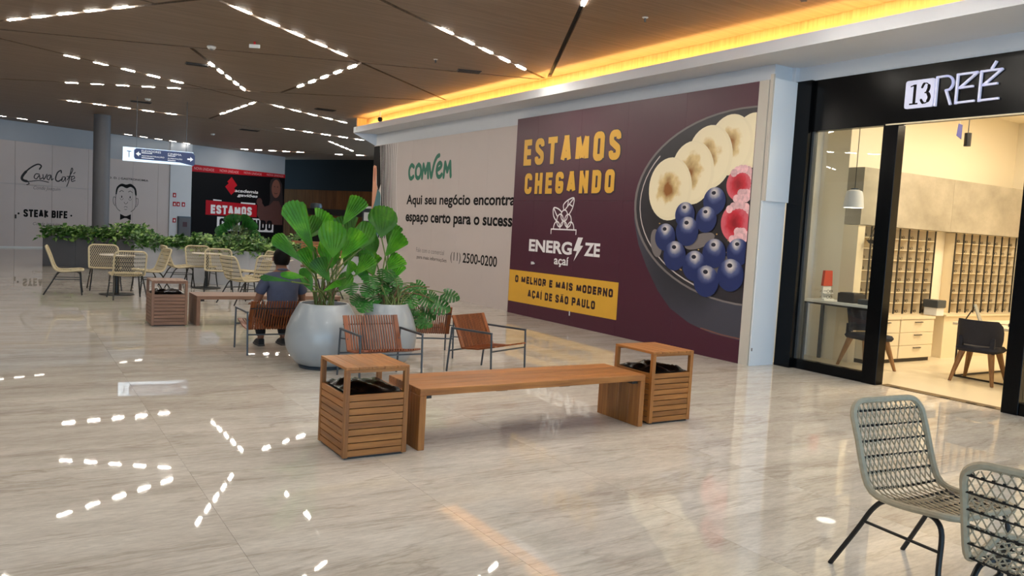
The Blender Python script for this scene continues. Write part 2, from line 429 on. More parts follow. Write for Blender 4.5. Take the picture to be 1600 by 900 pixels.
def block(s, x0, x1, z0, z1, y, m, parent, name='letter', weight=0.42, gap=0.30, space=0.55, slim=0.0):
    """heavy condensed capitals filling a box; each letter is a piece of its own"""
    base = {'Ç': 'C', 'Ã': 'A', 'Í': 'I'}
    ws = [space if c == ' ' else weight+GW_.get(base.get(c, c), 1.0)*(1-weight) for c in s]
    tot = sum(ws)+gap*(len(s)-1); k = (x1-x0)/tot; x = x0; h = z1-z0; t = weight*k
    for c, w in zip(s, ws):
        if c != ' ':
            mb = MB(); b = base.get(c, c); cw = w*k-t
            for pl in GL[b]:
                P = [(x+t/2+p[0]*cw, z0+t/2+p[1]*(h-t)) for p in pl]; n = len(P)
                for i in range(n-1):
                    a, e = P[i], P[i+1]; dx, dz = e[0]-a[0], e[1]-a[1]; l = hypot(dx, dz) or 1e-6; ux, uz = dx/l, dz/l; hw = t/2-slim
                    ea = hw if (b not in 'SCG' and i == 0 and (abs(ux) < 0.02 or abs(uz) < 0.02)) else 0.0; eb = hw if (b not in 'SC' and i == n-2 and (abs(ux) < 0.02 or abs(uz) < 0.02)) else 0.0
                    a = (a[0]-ux*ea, a[1]-uz*ea); e = (e[0]+ux*eb, e[1]+uz*eb)
                    q4 = [(a[0]-uz*hw,a[1]+ux*hw),(a[0]+uz*hw,a[1]-ux*hw),(e[0]+uz*hw,e[1]-ux*hw),(e[0]-uz*hw,e[1]+ux*hw)]
                    if b in 'AMNKR': q4 = [(px, min(max(pz, z0+slim), z1-slim)) for px, pz in q4]
                    mb.qd(y, q4)
                    if i < n-2: mb.qd(y, [(P[i+1][0]+hw*cos(2*pi*j/14), P[i+1][1]+hw*sin(2*pi*j/14)) for j in range(14)])
            if c == 'Ç': mb.flat([(x+w*k*0.4,z0-h*0.12),(x+w*k*0.62,z0-h*0.12),(x+w*k*0.62,z0),(x+w*k*0.4,z0)], y)
            if c == 'Ã': mb.flat([(x+w*k*0.15,z1+h*0.06),(x+w*k*0.85,z1+h*0.06),(x+w*k*0.85,z1+h*0.14),(x+w*k*0.15,z1+h*0.14)], y)
            if c == 'Í': mb.flat([(x+t*0.2,z1+h*0.05),(x+t*0.7,z1+h*0.05),(x+t*1.2,z1+h*0.18),(x+t*0.6,z1+h*0.18)], y)
            mb.build(name, m, parent)
        x += (w+gap)*k
# ================================================================== the setting
# ---- floor: polished stone slabs on a bed
T = 1.2
floor = MB().box(-12, 17.5, -12, 43, -0.30, -0.006).build('floor', mat('grout', (120, 110, 98), 0.6))
tag(floor, 'polished beige veined marble floor of the mall hall', 'floor', kind='structure')
tile_mb = MB().box(0.0008, T-0.0008, 0.0008, T-0.0008, -0.0055, 0.0); tile_mesh = None
cells = []
for i in range(-10, 15):
    for j in range(-10, 36):
        x, y = i*T - 0.2, j*T - 0.35
        d = hypot(x+0.6, y+0.6); az = atan2(x+0.6, y+0.6)
        vis = (-0.06 < az < 1.16) and y > 0.5 and x < 8.9
        cells.append((0 if vis else 1, d, x, y))
cells.sort()
rest = MB()
for k, (vis, d, x, y) in enumerate(cells):
    if k < 260 and not vis:
        if tile_mesh is None:
            o = tile_mb.build('tile', MATS['marble'], floor, loc=(x, y, 0)); tile_mesh = o.data
        else: piece('tile', tile_mesh, floor, (x, y, 0))
    elif not (x > 9.0 and y < 7.0):
        rest.box(x+0.0008, x+T-0.0008, y+0.0008, y+T-0.0008, -0.0055, 0.0)
o = rest.build('tile', MATS['marble'], floor); tag(o, kind='stuff')

# ---- ceiling: timber panels parted by dark slots
H = 4.38
ceil = MB().box(-12, 17.5, -5, 43, H+0.045, H+0.25).build('ceiling', MATS['dark_void'])
tag(ceil, 'brown timber ceiling cut by dark slots into triangles', 'ceiling', kind='structure')
OUT = [(-11.9,-4.9),(8.25,-4.9),(8.25,21.0),(17.3,21.0),(17.3,42.8),(-11.9,42.8)]
GW = 0.034   # half width of a slot
grooves = [((-6.0,24.9),(2.04,11.40)), ((2.04,11.40),(5.2,6.1)), ((-3.2,6.5),(8.20,16.10)), ((-8.0,18.85),(8.20,12.42)), ((-8.0,11.13),(8.22,22.30)),
           ((-8.0,27.5),(8.20,16.23)), ((2.635,14.709),(4.56,18.78)), ((5.087,25.31),(5.16,20.32)), ((5.184,18.30),(5.238,13.60)),
           ((-2.0,5.89),(8.20,12.28)), ((8.19,12.10),(3.3,3.56)), ((1.654,11.97),(0.2,11.4)), ((5.087,25.31),(7.77,27.16)),
           ((1.14,24.80),(5.0,25.31)), ((7.10,25.54),(12.2,26.97)), ((9.70,28.10),(11.95,31.38)), ((8.2,36.0),(13.2,32.4)), ((-2.4,30.73),(1.40,32.33)), ((3.55,33.87),(6.6,35.73)),
           ((0.4,2.4),(7.6,6.2)), ((1.2,4.82),(4.9,6.98)), ((5.4,1.2),(7.1,5.144)), ((-6.5,6.0),(-1.0,2.0)), ((-7.5,15.0),(-2.0,22.0))]
def rect(a, b, w):
    dx, dy = b[0]-a[0], b[1]-a[1]; l = hypot(dx, dy); nx, ny = -dy/l*w, dx/l*w
    return [(a[0]+nx,a[1]+ny),(a[0]-nx,a[1]-ny),(b[0]-nx,b[1]-ny),(b[0]+nx,b[1]+ny)]
V2 = [Vector(p) for p in OUT]; E2 = [(i,(i+1) % 6) for i in range(6)]; RC = []
for a, b in grooves:
    r4 = rect(a, b, GW); k = len(V2); V2 += [Vector(p) for p in r4]; E2 += [(k+i, k+(i+1) % 4) for i in range(4)]; RC.append(r4)
ov, oe, of, _, _, _ = geometry.delaunay_2d_cdt(V2, E2, [], 0, 1e-5)
def inrect(p, r4):
    s = None
    for i in range(4):
        a, b = r4[i], r4[(i+1) % 4]; c = (b[0]-a[0])*(p[1]-a[1])-(b[1]-a[1])*(p[0]-a[0])
        if s is None: s = c > 0
        elif (c > 0) != s: return False
    return True
def inout(p):
    return -11.9 < p[0] < 17.3 and -4.9 < p[1] < 42.8 and not (p[0] > 8.25 and p[1] < 21.0)
keep = []
for f in of:
    c = ((ov[f[0]].x+ov[f[1]].x+ov[f[2]].x)/3, (ov[f[0]].y+ov[f[1]].y+ov[f[2]].y)/3)
    if inout(c) and not any(inrect(c, r) for r in RC): keep.append(f)
par = list(range(len(keep)))
def find(i):
    while par[i] != i: par[i] = par[par[i]]; i = par[i]
    return i
em = {}
for i, f in enumerate(keep):
    for k in range(3):
        e = tuple(sorted((f[k], f[(k+1) % 3])))
        if e in em: par[find(i)] = find(em[e])
        else: em[e] = i
comp = {}
for i, f in enumerate(keep): comp.setdefault(find(i), []).append(f)
for fs in comp.values():
    mb = MB(); cnt = {}
    for f in fs:
        mb.add([(ov[i].x, ov[i].y, H) for i in f], [(2, 1, 0)])
        for k in range(3):
            e = (f[k], f[(k+1) % 3]); cnt[tuple(sorted(e))] = cnt.get(tuple(sorted(e)), 0)+1
    for (a, b), c in cnt.items():
        if c == 1: mb.add([(ov[a].x,ov[a].y,H),(ov[b].x,ov[b].y,H),(ov[b].x,ov[b].y,H+0.044),(ov[a].x,ov[a].y,H+0.044)], [(0,1,2,3)])
    mb.build('panel', MATS['ceiling_wood'], ceil)

# ---- strip lights set in the slots: five lit segments each
def strip_light(a, b, label, n=5, seg=0.31, m='lamp_on'):
    dx, dy = b[0]-a[0], b[1]-a[1]; l = hypot(dx, dy); ang = atan2(dy, dx)
    t = thing('strip_light', label, 'ceiling light', ((a[0]+b[0])/2, (a[1]+b[1])/2, H), ang, 'five-segment strip lights in the ceiling slots')
    MB().box(-l/2-0.05, l/2+0.05, -0.030, 0.030, 0.020, 0.043).build('housing', MATS['black_metal'], t)
    s = min(seg, l/n*0.52); d0 = None
    for i in range(n):
        x = -l/2 + s/2 + (l-s)*i/max(n-1, 1)
        if d0 is None: d0 = MB().box(-s/2, s/2, -0.020, 0.020, -0.006, 0.022).build('diffuser', MATS[m], t, loc=(x,0,0)).data
        else: piece('diffuser', d0, t, (x, 0, 0))
    return t
for a, b, lab, n in [
    ((0.014,14.80),(1.392,12.456),'strip light in the ceiling at the very top left of the view',5),
    ((0.904,17.354),(3.221,18.892),'strip light sloping down towards the pillar, above the level rows',5),
    ((1.14,21.23),(3.313,19.732),'level strip light just below the sloping row at left',5),
    ((1.385,24.838),(4.164,25.206),'strip light on the ceiling directly in front of the round pillar top',5),
    ((-2.1,30.86),(1.2,32.24),'strip light along the far wall above the café lettering',6),
    ((3.80,34.02),(6.42,35.62),'strip light above the hanging direction sign at the far wall',5),
    ((3.174,15.933),(4.485,18.684),'short-looking steep strip light near the smoke detector, ceiling centre left',5),
    ((5.075,23.745),(5.173,20.612),'strip light rising to the right, right of the steep row',5),
    ((2.594,11.361),(4.818,13.22),'long strip light slanting from the top edge left of centre',5),
    ((5.232,17.184),(5.26,13.956),'strip light rising to the crossing of dark slots at ceiling centre',5),
    ((5.698,20.567),(8.201,22.282),'strip light ending at the far tip of the amber cove',5),
    ((7.449,25.641),(10.382,26.462),'strip light just under the far tip of the white bulkhead',5),
    ((9.902,28.39),(11.763,31.103),'tightly foreshortened strip light left of the printed head on the hoarding',5),
    ((8.531,35.775),(10.731,34.183),'strip light above the black and red gym poster',5),
    ((11.906,33.507),(12.84,32.66),'short two-segment strip light over the dark wall at the back',2),
    ((5.157,10.358),(7.538,11.898),'strip light slanting down to the amber cove, right of centre',5),
    ((5.88,8.06),(4.40,5.48),'strip light whose end just shows at the top edge over the purple hoarding',5),
    ((1.0,2.72),(3.6,4.09),'added strip light over the viewer, out of the picture',5), ((4.6,4.62),(7.2,5.99),'added strip light over the foreground chairs, out of the picture',5),  # unseen rows from here on, added to light the near floor and bench
    ((2.1,5.345),(4.5,6.747),'added strip light above the near bench, out of the picture',5), ((5.9,2.36),(6.95,4.796),'added strip light before the shop, out of the picture',5),
    ((-1.4,6.27),(1.1,7.83),'added strip light over the left foreground, out of the picture',5), ((-5.2,5.05),(-2.6,3.16),'added strip light left of the viewer, out of the picture',5),
    ((-2.3,7.26),(-0.3,8.94),'added strip light over the bare floor at left, out of the picture',5), ((-6.9,18.41),(-4.1,17.30),'added strip light left of the view, middle distance',5),
    ((-4.4,13.61),(-2.0,15.26),'added strip light left of the view over the bare floor',5)]:
    strip_light(a, b, lab, n, m='lamp_soft' if 'far wall' in lab else 'lamp_on')

# ---- little ceiling fittings
def vent(x, y, w, d, rz, label):
    t = thing('ceiling_vent', label, 'vent', (x, y, H), rz, 'dark air grilles in the timber ceiling')
    MB().box(-w/2, w/2, -d/2, d/2, -0.012, -0.002).build('grille_frame', MATS['black_metal'], t)
    s = None
    for i in range(5):
        yy = -d/2+0.02+(d-0.04)*i/4
        if s is None: s = MB().box(-w/2+0.02, w/2-0.02, -0.008, 0.008, -0.022, -0.012).build('slat', MATS['bronze'], t, loc=(0,yy,0)).data
        else: piece('slat', s, t, (0, yy, 0))
vent(6.92, 12.76, 0.42, 0.22, -0.36, 'dark air grille beside the slot near the amber cove')
vent(6.82, 20.08, 0.5, 0.24, 0.0, 'dark air grille above the row that meets the cove tip')
vent(3.02, 16.2, 0.42, 0.22, -0.1, 'dark air grille touching the steep strip light')
vent(2.95, 23.16, 0.5, 0.22, 0, 'dark air grille up to the right of the pillar')
vent(6.75, 27.3, 0.6, 0.3, 0, 'dark air grille over the gym poster side')
def fitting(x, y, label, kind):
    t = thing('smoke_detector' if kind < 2 else 'sprinkler', label, 'detector' if kind < 2 else 'sprinkler', (x, y, H), 0, 'small white ceiling fittings')
    if kind < 2:
        MB().lathe([(0.001,-0.002),(0.07,-0.002),(0.075,-0.02),(0.055,-0.05),(0.001,-0.055)], 0, 0, 18).build('detector_body', MATS['porcelain'], t, True)
        MB().lathe([(0.001,-0.054),(0.03,-0.054),(0.028,-0.068),(0.001,-0.07)], 0, 0, 12).build('sensor_tip', MATS['print_grey'], t, True)
    else:
        MB().lathe([(0.001,-0.002),(0.04,-0.002),(0.03,-0.012),(0.001,-0.014)], 0, 0, 14).build('rosette', MATS['porcelain'], t, True)
        MB().cyl(0, 0, -0.06, -0.012, 0.012, 8).build('nozzle', MATS['grey_metal'], t)
fitting(2.87, 14.26, 'white smoke detector under the long slot, upper left', 0)
fitting(3.0, 22.31, 'white smoke detector right of the pillar top', 0)
fitting(6.16, 30.0, 'white smoke detector far back over the gym poster', 0)
fitting(6.765, 7.93, 'sprinkler in the ceiling above the purple hoarding', 2)
fitting(6.03, 12.3, 'sprinkler between the slots right of centre', 2)
fitting(2.45, 10.7, 'sprinkler near the top edge left of centre', 2)
t = thing('exit_sign', 'small hanging white emergency sign with red mark near the top', 'sign', (3.335, 13.33, H), radians(-30))
MB().box(-0.085, 0.085, -0.008, 0.008, -0.10, -0.045).build('sign_plate', MATS['porcelain'], t)
MB().box(-0.015, 0.015, -0.006, 0.006, -0.045, -0.003).build('bracket', MATS['red_print'], t)
t = thing('security_camera', 'black dome camera hanging in front of the amber cove', 'camera', (7.95, 19.2, H), 0)
MB().cyl(0, 0, -0.14, -0.002, 0.018, 10).build('stem', MATS['porcelain'], t)
MB().lathe([(0.001,-0.14),(0.05,-0.14),(0.065,-0.18),(0.05,-0.23),(0.001,-0.25)], 0, 0, 16).build('dome', MATS['black_frame'], t, True)

# ---- right hand wall, bulkhead and amber cove
w = MB().box(8.56, 8.9, 7.36, 20.85, 0, H+0.04).box(8.98, 9.3, -5, 7.36, 3.80, H+0.04).box(8.9, 9.3, 7.30, 7.42, 3.80, H+0.04).box(8.98, 9.3, -5, 1.5, 0, 3.80).build('wall_right', MATS['white_paint'])
tag(w, 'white wall above and behind the hoardings and the shop front', 'wall', kind='structure')
tr = thing('trim_1', 'white bulkhead with a lit cove running above the shop fronts', 'bulkhead', (8.0, 0, 4.0), 0, kind='structure')
MB().box(0, 0.06, -5, 21.15, 0, 0.15).build('lip', MATS['white_paint'], tr)
MB().box(0.06, 1.0, -5, 7.36, 0.0, 0.05).box(0.06, 0.56, 7.36, 21.15, 0.0, 0.05).add([(0,21.15,0),(0.56,20.85,0),(0.56,20.85,-0.33),(0.0,21.15,-0.001)], [(0,1,2),(0,2,3),(2,1,0)]).build('soffit', MATS['white_paint'], tr)
MB().box(0.27, 0.31, -5, 20.9, 0.05, 0.41).box(0.0, 0.27, 20.9, 20.94, 0.05, 0.38).build('upstand', MATS['cove_wood'], tr)
MB().box(0.13, 0.16, -5, 20.7, 0.052, 0.075).build('light_strip', MATS['cove_led'], tr)

# ---- left oblique wall (café hoarding, fire cabinet, gym poster)
A24 = radians(24); TX, TY = cos(A24), sin(A24)
wl = MB().box(-14, 12.32, 0.0, 0.3, 0, H+0.04).build('wall_back', MATS['hall_wall'], loc=(-0.2, 32.9, 0), rotz=A24)
tag(wl, 'pale grey wall behind the café hoarding and gym poster', 'wall', kind='structure')
w = MB().box(-11.9, -11.7, -5, 30, 0, H+0.04).build('wall_left', MATS['hall_wall']); tag(w, 'pale wall on the left side of the hall', 'wall', kind='structure')
ANG = atan2(33.6-40.2, 14.5-11.3)
wb = thing('wall_far', 'dark timber clad wall at the far end of the hall', 'wall', (11.1, 40.6, 0), ANG, kind='structure')
MB().box(0, 9.5, 0, 0.25, 2.95, H+0.04).build('upper_band', MATS['dark_wall'], wb)
for i in range(24): MB().box(i*0.396+0.003, (i+1)*0.396-0.003, 0.02, 0.25, 0, 2.95).build('plank', MATS['dark_wood'], wb)
w = MB().box(8.9, 17.3, 20.75, 21.0, 0, H+0.04).build('wall_side', MATS['dark_wood']); tag(w, 'timber return wall behind the grey hoarding', 'wall', kind='structure')

# ---- round pillar
pl = thing('pillar', 'round dark grey pillar behind the planters', 'pillar', (2.47, 27.7, 0), 0, kind='structure')
MB().lathe([(0.235,0),(0.235,H)], 0, 0, 40).build('shaft', MATS['column_grey'], pl, True)
MB().lathe([(0.245,0),(0.245,0.12),(0.236,0.125)], 0, 0, 40).build('base_band', MATS['grey_metal'], pl, True)

# ================================================================== hoardings on the right
R90 = radians(-90)
def panels(t, xs, zs, d0, d1, m, gap=0.002):
    for i in range(len(xs)-1):
        for k in range(len(zs)-1):
            MB().box(xs[i]+gap, xs[i+1]-gap, d0, d1, zs[k]+(gap if k else 0), zs[k+1]-gap, 0.002).build('panel', m, t)

# ---- grey hoarding with the letting advertisement; local x runs to the right, z up, viewer at -y
C0 = 20.85
g = thing('advertising_hoarding', 'pale grey hoarding with green COMVEM lettering and a printed head', 'hoarding', (8.5, C0, 0), R90)
panels(g, [0, 1.24, 2.48, 3.72, 4.96, 6.2, 7.43], [0, 3.68], 0.0, 0.055, MATS['grey_print'], 0.0008)
def cx(y): return C0 - y
fy = -0.0012
mat('shadow_wave', (74, 70, 70), 0.6)
def green(pts, w=0.095): return MB().stroke(smoothpts(pts, 6), w, fy)
x0 = cx(18.56); sx = (cx(16.27)-cx(18.56))/6.0
def G(i, pts): return [(x0+sx*(i+p[0]), 2.74+p[1]*0.33) for p in pts]
mb = MB()
for i, pts in ((0, [(0.80,0.86),(0.45,1.0),(0.16,0.75),(0.12,0.4),(0.25,0.08),(0.5,0.0),(0.8,0.14)]),
               (1, [(0.5,1.0),(0.2,0.8),(0.12,0.5),(0.2,0.15),(0.5,0.0),(0.78,0.15),(0.88,0.5),(0.78,0.85),(0.5,1.0)])):
    mb.stroke(smoothpts(G(i, pts), 6), 0.105, fy)
mb.stroke(G(2, [(0.08,0.0),(0.2,0.98),(0.52,0.35),(0.82,1.0),(0.95,0.02)]), 0.105, fy)
mb.stroke(smoothpts(G(3, [(0.05,0.98),(0.2,0.45),(0.38,0.02),(0.5,0.35),(0.72,1.0),(1.05,1.42),(1.35,1.52)]), 6), 0.105, fy)
mb.stroke(smoothpts(G(4, [(0.12,0.5),(0.5,0.62),(0.72,0.82),(0.5,1.0),(0.2,0.85),(0.08,0.45),(0.25,0.08),(0.55,0.02),(0.8,0.18)]), 6), 0.10, fy)
mb.stroke(G(5, [(0.05,0.0),(0.18,0.98),(0.5,0.35),(0.82,1.0),(0.96,0.02)]), 0.105, fy)
mb.build('green_lettering', MATS['green_print'], g)
text('Aqui seu negócio encontra o', cx(18.59), cx(13.10), 2.03, 2.34, fy, MATS['print_black'], g, bold=0.028, split=True)
text('espaço certo para o sucesso', cx(18.60), cx(13.30), 1.60, 1.90, fy, MATS['print_black'], g, bold=0.03, split=True)
text('Fale com o comercial', cx(17.90), cx(16.42), 0.95, 1.06, fy, MATS['print_grey'], g)
text('para mais informações', cx(17.84), cx(16.28), 0.77, 0.88, fy, MATS['print_black'], g)
text('(11)', cx(16.09), cx(15.62), 0.80, 1.05, fy, MATS['print_black'], g)
text('2500-0200', cx(15.52), cx(14.06), 0.84, 1.06, fy, MATS['print_black'], g, bold=0.018, split=True)
def poly(name, pts, m, parent, y): return MB().flat(pts, y).build(name, m, parent)
poly('printed_hair', [(0,3.66)]+[(cx(20.2)+0.10*sin(i*0.5), 3.66-0.14*i) for i in range(8)]+[(0.42,2.45),(0.30,2.62),(0.24,3.05),(0,3.12)], MATS['hair'], g, fy)
poly('printed_skin', [(0,3.12),(0.06,3.16),(0.22,3.12),(0.26,2.95),(0.24,2.7),(0.34,2.5),(0.22,2.2),(0.05,1.95),(0,1.95)], mat('print_skin', (206, 148, 118), 0.5), g, fy-0.0006)
poly('printed_ear', smoothpts([(0.06,3.06),(0.15,3.08),(0.18,2.95),(0.14,2.76),(0.08,2.72),(0.06,3.06)], 5)[:-1], mat('print_ear', (176, 108, 84), 0.5), g, fy-0.0012)
poly('printed_shirt', [(0.34,2.52),(0.55,2.4),(0.75,2.1),(0.85,1.2),(0.05,1.2),(0.05,1.95),(0.22,2.2)], mat('print_teal', (70, 112, 116), 0.5), g, fy)
for k in range(11):
    base = 0.50+0.115*k
    pts = [(base+0.12*sin((z-1.2)*1.55+k*0.16), z) for z in [1.2+0.137*i for i in range(19)]]
    if k > 0: MB().stroke([(p[0]-0.055, p[1]) for p in pts], 0.088-0.0078*k, fy-0.0016, dots=False).build('printed_wave', MATS['print_black' if k < 4 else ('shadow_wave' if k < 8 else 'print_grey')], g)
    MB().stroke(pts, 0.022, fy-0.0022, dots=False).build('printed_wave', MATS['print_white'], g)

# ---- purple hoarding with the açaí advertisement
P0 = 13.42
g = thing('acai_hoarding', 'dark purple hoarding with yellow ESTAMOS CHEGANDO and a fruit bowl', 'hoarding', (8.41, P0, 0), R90)
def cx(y): return P0 - y
panels(g, [0, cx(12.68), cx(11.34), cx(10.1), cx(8.8), cx(7.47)], [0, 2.19, 3.77], 0.0, 0.14, MATS['purple_print'], 0.0008)
MB().box(cx(7.47), cx(7.31), 0.0, 0.14, 0, 3.77).build('edge_strip', MATS['beige_edge'], g)
for s, ya, yb, za, zb in (('ESTAMOS', 13.13, 10.25, 2.86, 3.35), ('CHEGANDO', 13.04, 10.35, 2.32, 2.71)):
    block(s, cx(ya)-0.012, cx(yb)+0.035, za-0.03, zb+0.012, -0.0010, MATS['shadow_print'], g, 'letter_shadow', 0.47, 0.32)
    block(s, cx(ya), cx(yb), za, zb, -0.0020, MATS['mustard_print'], g, 'letter', 0.39, 0.42)
text('ENERG', cx(12.77), cx(11.40), 1.24, 1.47, -0.001, MATS['print_white'], g, bold=0.035, split=True)
MB().flat([(cx(11.24),1.56),(cx(11.10),1.56),(cx(11.17),1.42),(cx(11.08),1.42),(cx(11.33),1.14),(cx(11.25),1.32),(cx(11.36),1.32)], -0.001).build('lightning_bolt', MATS['print_white'], g)
text('ZE', cx(11.04), cx(10.61), 1.25, 1.48, -0.001, MATS['print_white'], g, bold=0.035, split=True)
text('açaí', cx(11.92), cx(11.47), 1.01, 1.20, -0.001, MATS['print_white'], g, bold=0.02, split=True)
mb = MB().flat([(cx(13.41),0.235),(cx(10.075),0.262),(cx(10.075),0.873),(cx(13.41),0.849)], -0.0008); mb.build('mustard_band', MATS['mustard_print'], g)
block('O MELHOR E MAIS MODERNO', cx(13.19), cx(10.20), 0.615, 0.755, -0.0016, MATS['shadow_print'], g, 'letter', 0.35, 0.27, 0.4)
block('AÇAÍ DE SÃO PAULO', cx(12.72), cx(10.65), 0.365, 0.510, -0.0016, MATS['shadow_print'], g, 'letter', 0.35, 0.27, 0.4)
mb = MB(); w_ = 0.024; yy = -0.001                                # the berry-box emblem, line art
def ring(cxx, cz, rx, rz, a0=0, a1=360): mb.stroke([(cxx+rx*cos(radians(a0+(a1-a0)*i/18)), cz+rz*sin(radians(a0+(a1-a0)*i/18))) for i in range(19)], w_, yy, dots=False)
m0 = cx(11.69)
mb.stroke([(m0-0.38,1.60),(m0-0.38,1.68),(m0+0.38,1.685),(m0+0.38,1.61)], w_, yy)
ring(m0,1.69,0.11,0.14,0,180); ring(m0-0.21,1.69,0.10,0.13,0,180); ring(m0+0.21,1.69,0.10,0.13,0,180)
ring(m0-0.12,1.84,0.10,0.115); ring(m0+0.12,1.84,0.10,0.115); ring(m0,1.93,0.10,0.10)
mb.stroke(smoothpts([(m0-0.02,2.03),(m0-0.04,2.12),(m0+0.08,2.2),(m0+0.26,2.24),(m0+0.24,2.08),(m0+0.15,1.96)], 5), w_, yy)
mb.stroke([(m0+0.02,2.04),(m0+0.25,2.23)], w_, yy); mb.stroke([(m0+0.08,2.09),(m0+0.1,2.18)], w_, yy); mb.stroke([(m0+0.14,2.13),(m0+0.22,2.1)], w_, yy)
mb.stroke(smoothpts([(m0-0.22,1.82),(m0-0.33,1.92),(m0-0.34,2.06),(m0-0.2,2.05),(m0-0.08,1.99)], 5), w_, yy)
mb.stroke([(m0-0.33,2.05),(m0-0.22,1.92)], w_, yy)
mb.build('berry_box_emblem', MATS['print_white'], g)
t = MB().box(cx(12.60), cx(12.50), -0.05, -0.03, 1.01, 1.035).box(cx(12.60), cx(12.58), -0.05, 0, 1.0, 1.05).build('door_handle', MATS['porcelain'], g)
MB().box(cx(11.36), cx(11.34), -0.01, 0, 0.18, 0.26).build('hinge', MATS['porcelain'], g)
# the printed fruit bowl (flat print, each fruit its own shape)
XR = cx(7.475)
def clipx(pts): # cut a polygon at the right edge of the print
    out = []
    for i in range(len(pts)):
        a, b = pts[i], pts[(i+1) % len(pts)]
        if a[0] <= XR: out.append(a)
        if (a[0] <= XR) != (b[0] <= XR):
            k = (XR-a[0])/(b[0]-a[0]); out.append((XR, a[1]+k*(b[1]-a[1])))
    return out
def epts(y, z, ry, rz, rot=0.0, n=36):
    return [(cx(y)+ry*cos(2*pi*i/n)*cos(rot)-rz*sin(2*pi*i/n)*sin(rot), z+ry*cos(2*pi*i/n)*sin(rot)+rz*sin(2*pi*i/n)*cos(rot)) for i in range(n)]
def gradmat(name, cin, cmid, cout, off=(0,0), soft=0.0, freq=14.0, amt=0.25):
    """print colours: a radial blend over the piece's own bounds with a little mottling"""
    if name in MATS: return MATS[name]
    m = bpy.data.materials.new(name); m.use_nodes = True; nt = m.node_tree; b = nt.nodes['Principled BSDF']; N = nt.nodes.new; Lk = nt.links.new
    tc = N('ShaderNodeTexCoord'); sb = N('ShaderNodeVectorMath'); sb.operation = 'SUBTRACT'; sb.inputs[1].default_value = (0.5+off[0], 0.0, 0.5+off[1])
    Lk(tc.outputs['Generated'], sb.inputs[0])
    sc_ = N('ShaderNodeVectorMath'); sc_.operation = 'MULTIPLY'; sc_.inputs[1].default_value = (2, 0, 2); Lk(sb.outputs[0], sc_.inputs[0])
    ln = N('ShaderNodeVectorMath'); ln.operation = 'LENGTH'; Lk(sc_.outputs[0], ln.inputs[0])
    nz = N('ShaderNodeTexNoise'); nz.inputs['Scale'].default_value = freq; nz.inputs['Detail'].default_value = 4; Lk(tc.outputs['Object'], nz.inputs['Vector'])
    ma = N('ShaderNodeMath'); ma.operation = 'MULTIPLY_ADD'; ma.inputs[1].default_value = amt; Lk(nz.outputs['Fac'], ma.inputs[0]); Lk(ln.outputs['Value'], ma.inputs[2])
    cr = N('ShaderNodeValToRGB'); e = cr.color_ramp.elements
    e[0].position, e[0].color = 0.12+amt*0.5, rgb(*cin); e[1].position, e[1].color = min(1.0, 0.92+amt*0.5), rgb(*cout); x = e.new(0.55+amt*0.4); x.color = rgb(*cmid)
    Lk(ma.outputs[0], cr.inputs[0]); Lk(cr.outputs[0], b.inputs['Base Color']); b.inputs['Roughness'].default_value = 0.4
    MATS[name] = m; return m
gradmat('bowl_side', (36, 35, 42), (50, 49, 58), (66, 65, 76), freq=3)
gradmat('bowl_inside', (20, 16, 20), (30, 26, 30), (44, 40, 46), freq=6)
gradmat('banana', (150, 92, 30), (228, 200, 140), (248, 232, 194), freq=5, amt=0.8)
mat('banana_skin', (244, 228, 190), 0.5)
gradmat('blueberry', (222, 212, 206), (84, 94, 136), (30, 44, 96), off=(0.0, 0.30), freq=8, amt=0.35)
gradmat('raspberry', (150, 14, 30), (200, 40, 56), (214, 96, 108), freq=16, amt=0.4)
mat('drupelet', (232, 184, 186), 0.5, rand=0.15, noise=0.2, nscale=20)
mat('berry_eye', (26, 26, 44), 0.5)
mat('seed', (196, 158, 90), 0.5)
def flatp(name, pts, m, y): 
    p = clipx(pts)
    if len(p) > 2: return MB().flat(p, y).build(name, MATS[m], g)
side = [(cx(9.80),2.1),(cx(9.80),1.90),(cx(9.66),1.52),(cx(9.43),1.17),(cx(9.15),0.84),(cx(8.86),0.60),(cx(8.45),0.43),(cx(8.0),0.34),(cx(7.47),0.315),(cx(7.47),1.6),(cx(9.0),2.2)]
flatp('printed_bowl_side', side, 'bowl_side', -0.0008)
flatp('printed_bowl_rim', epts(7.56, 2.12, 2.26, 1.335, -0.03, 64), 'print_grey', -0.0012)
flatp('printed_bowl_lip', epts(7.55, 2.12, 2.22, 1.31, -0.03, 64), 'bowl_inside', -0.0016)
MB().stroke([p for p in epts(7.55, 2.12, 2.13, 1.25, -0.03, 64)[26:47] if p[0] < XR], 0.02, -0.0019).build('printed_bowl_highlight', MATS['grey_print'], g)
MB().stroke([(cx(8.2),0.385),(cx(7.8),0.345),(cx(7.48),0.335)], 0.02, -0.0010).build('printed_bowl_foot', mat('bowl_foot', (120, 78, 70), 0.5), g)
rs = random.Random(3); mb = MB()
for _ in range(150):
    a = rs.uniform(0, 2*pi); q = rs.uniform(0.3, 0.9); y_, z_ = 7.56+2.05*q*cos(a), 2.0+1.15*q*sin(a)
    if y_ > 7.55 and z_ < 2.35 and z_ > 0.95: mb.ell(cx(y_), z_, 0.014, 0.011, -0.0020, 6)
o = mb.build('printed_seeds', MATS['seed'], g); tag(o, kind='stuff')
for y_, z_, ry, rz in ((9.25,1.55,0.12,0.22), (8.35,1.62,0.3,0.10), (8.05,1.28,0.32,0.14)): flatp('printed_yogurt', epts(y_, z_, ry, rz, 0.3), 'mottle' if 'mottle' in MATS else 'print_grey', -0.0021)
d = -0.0024
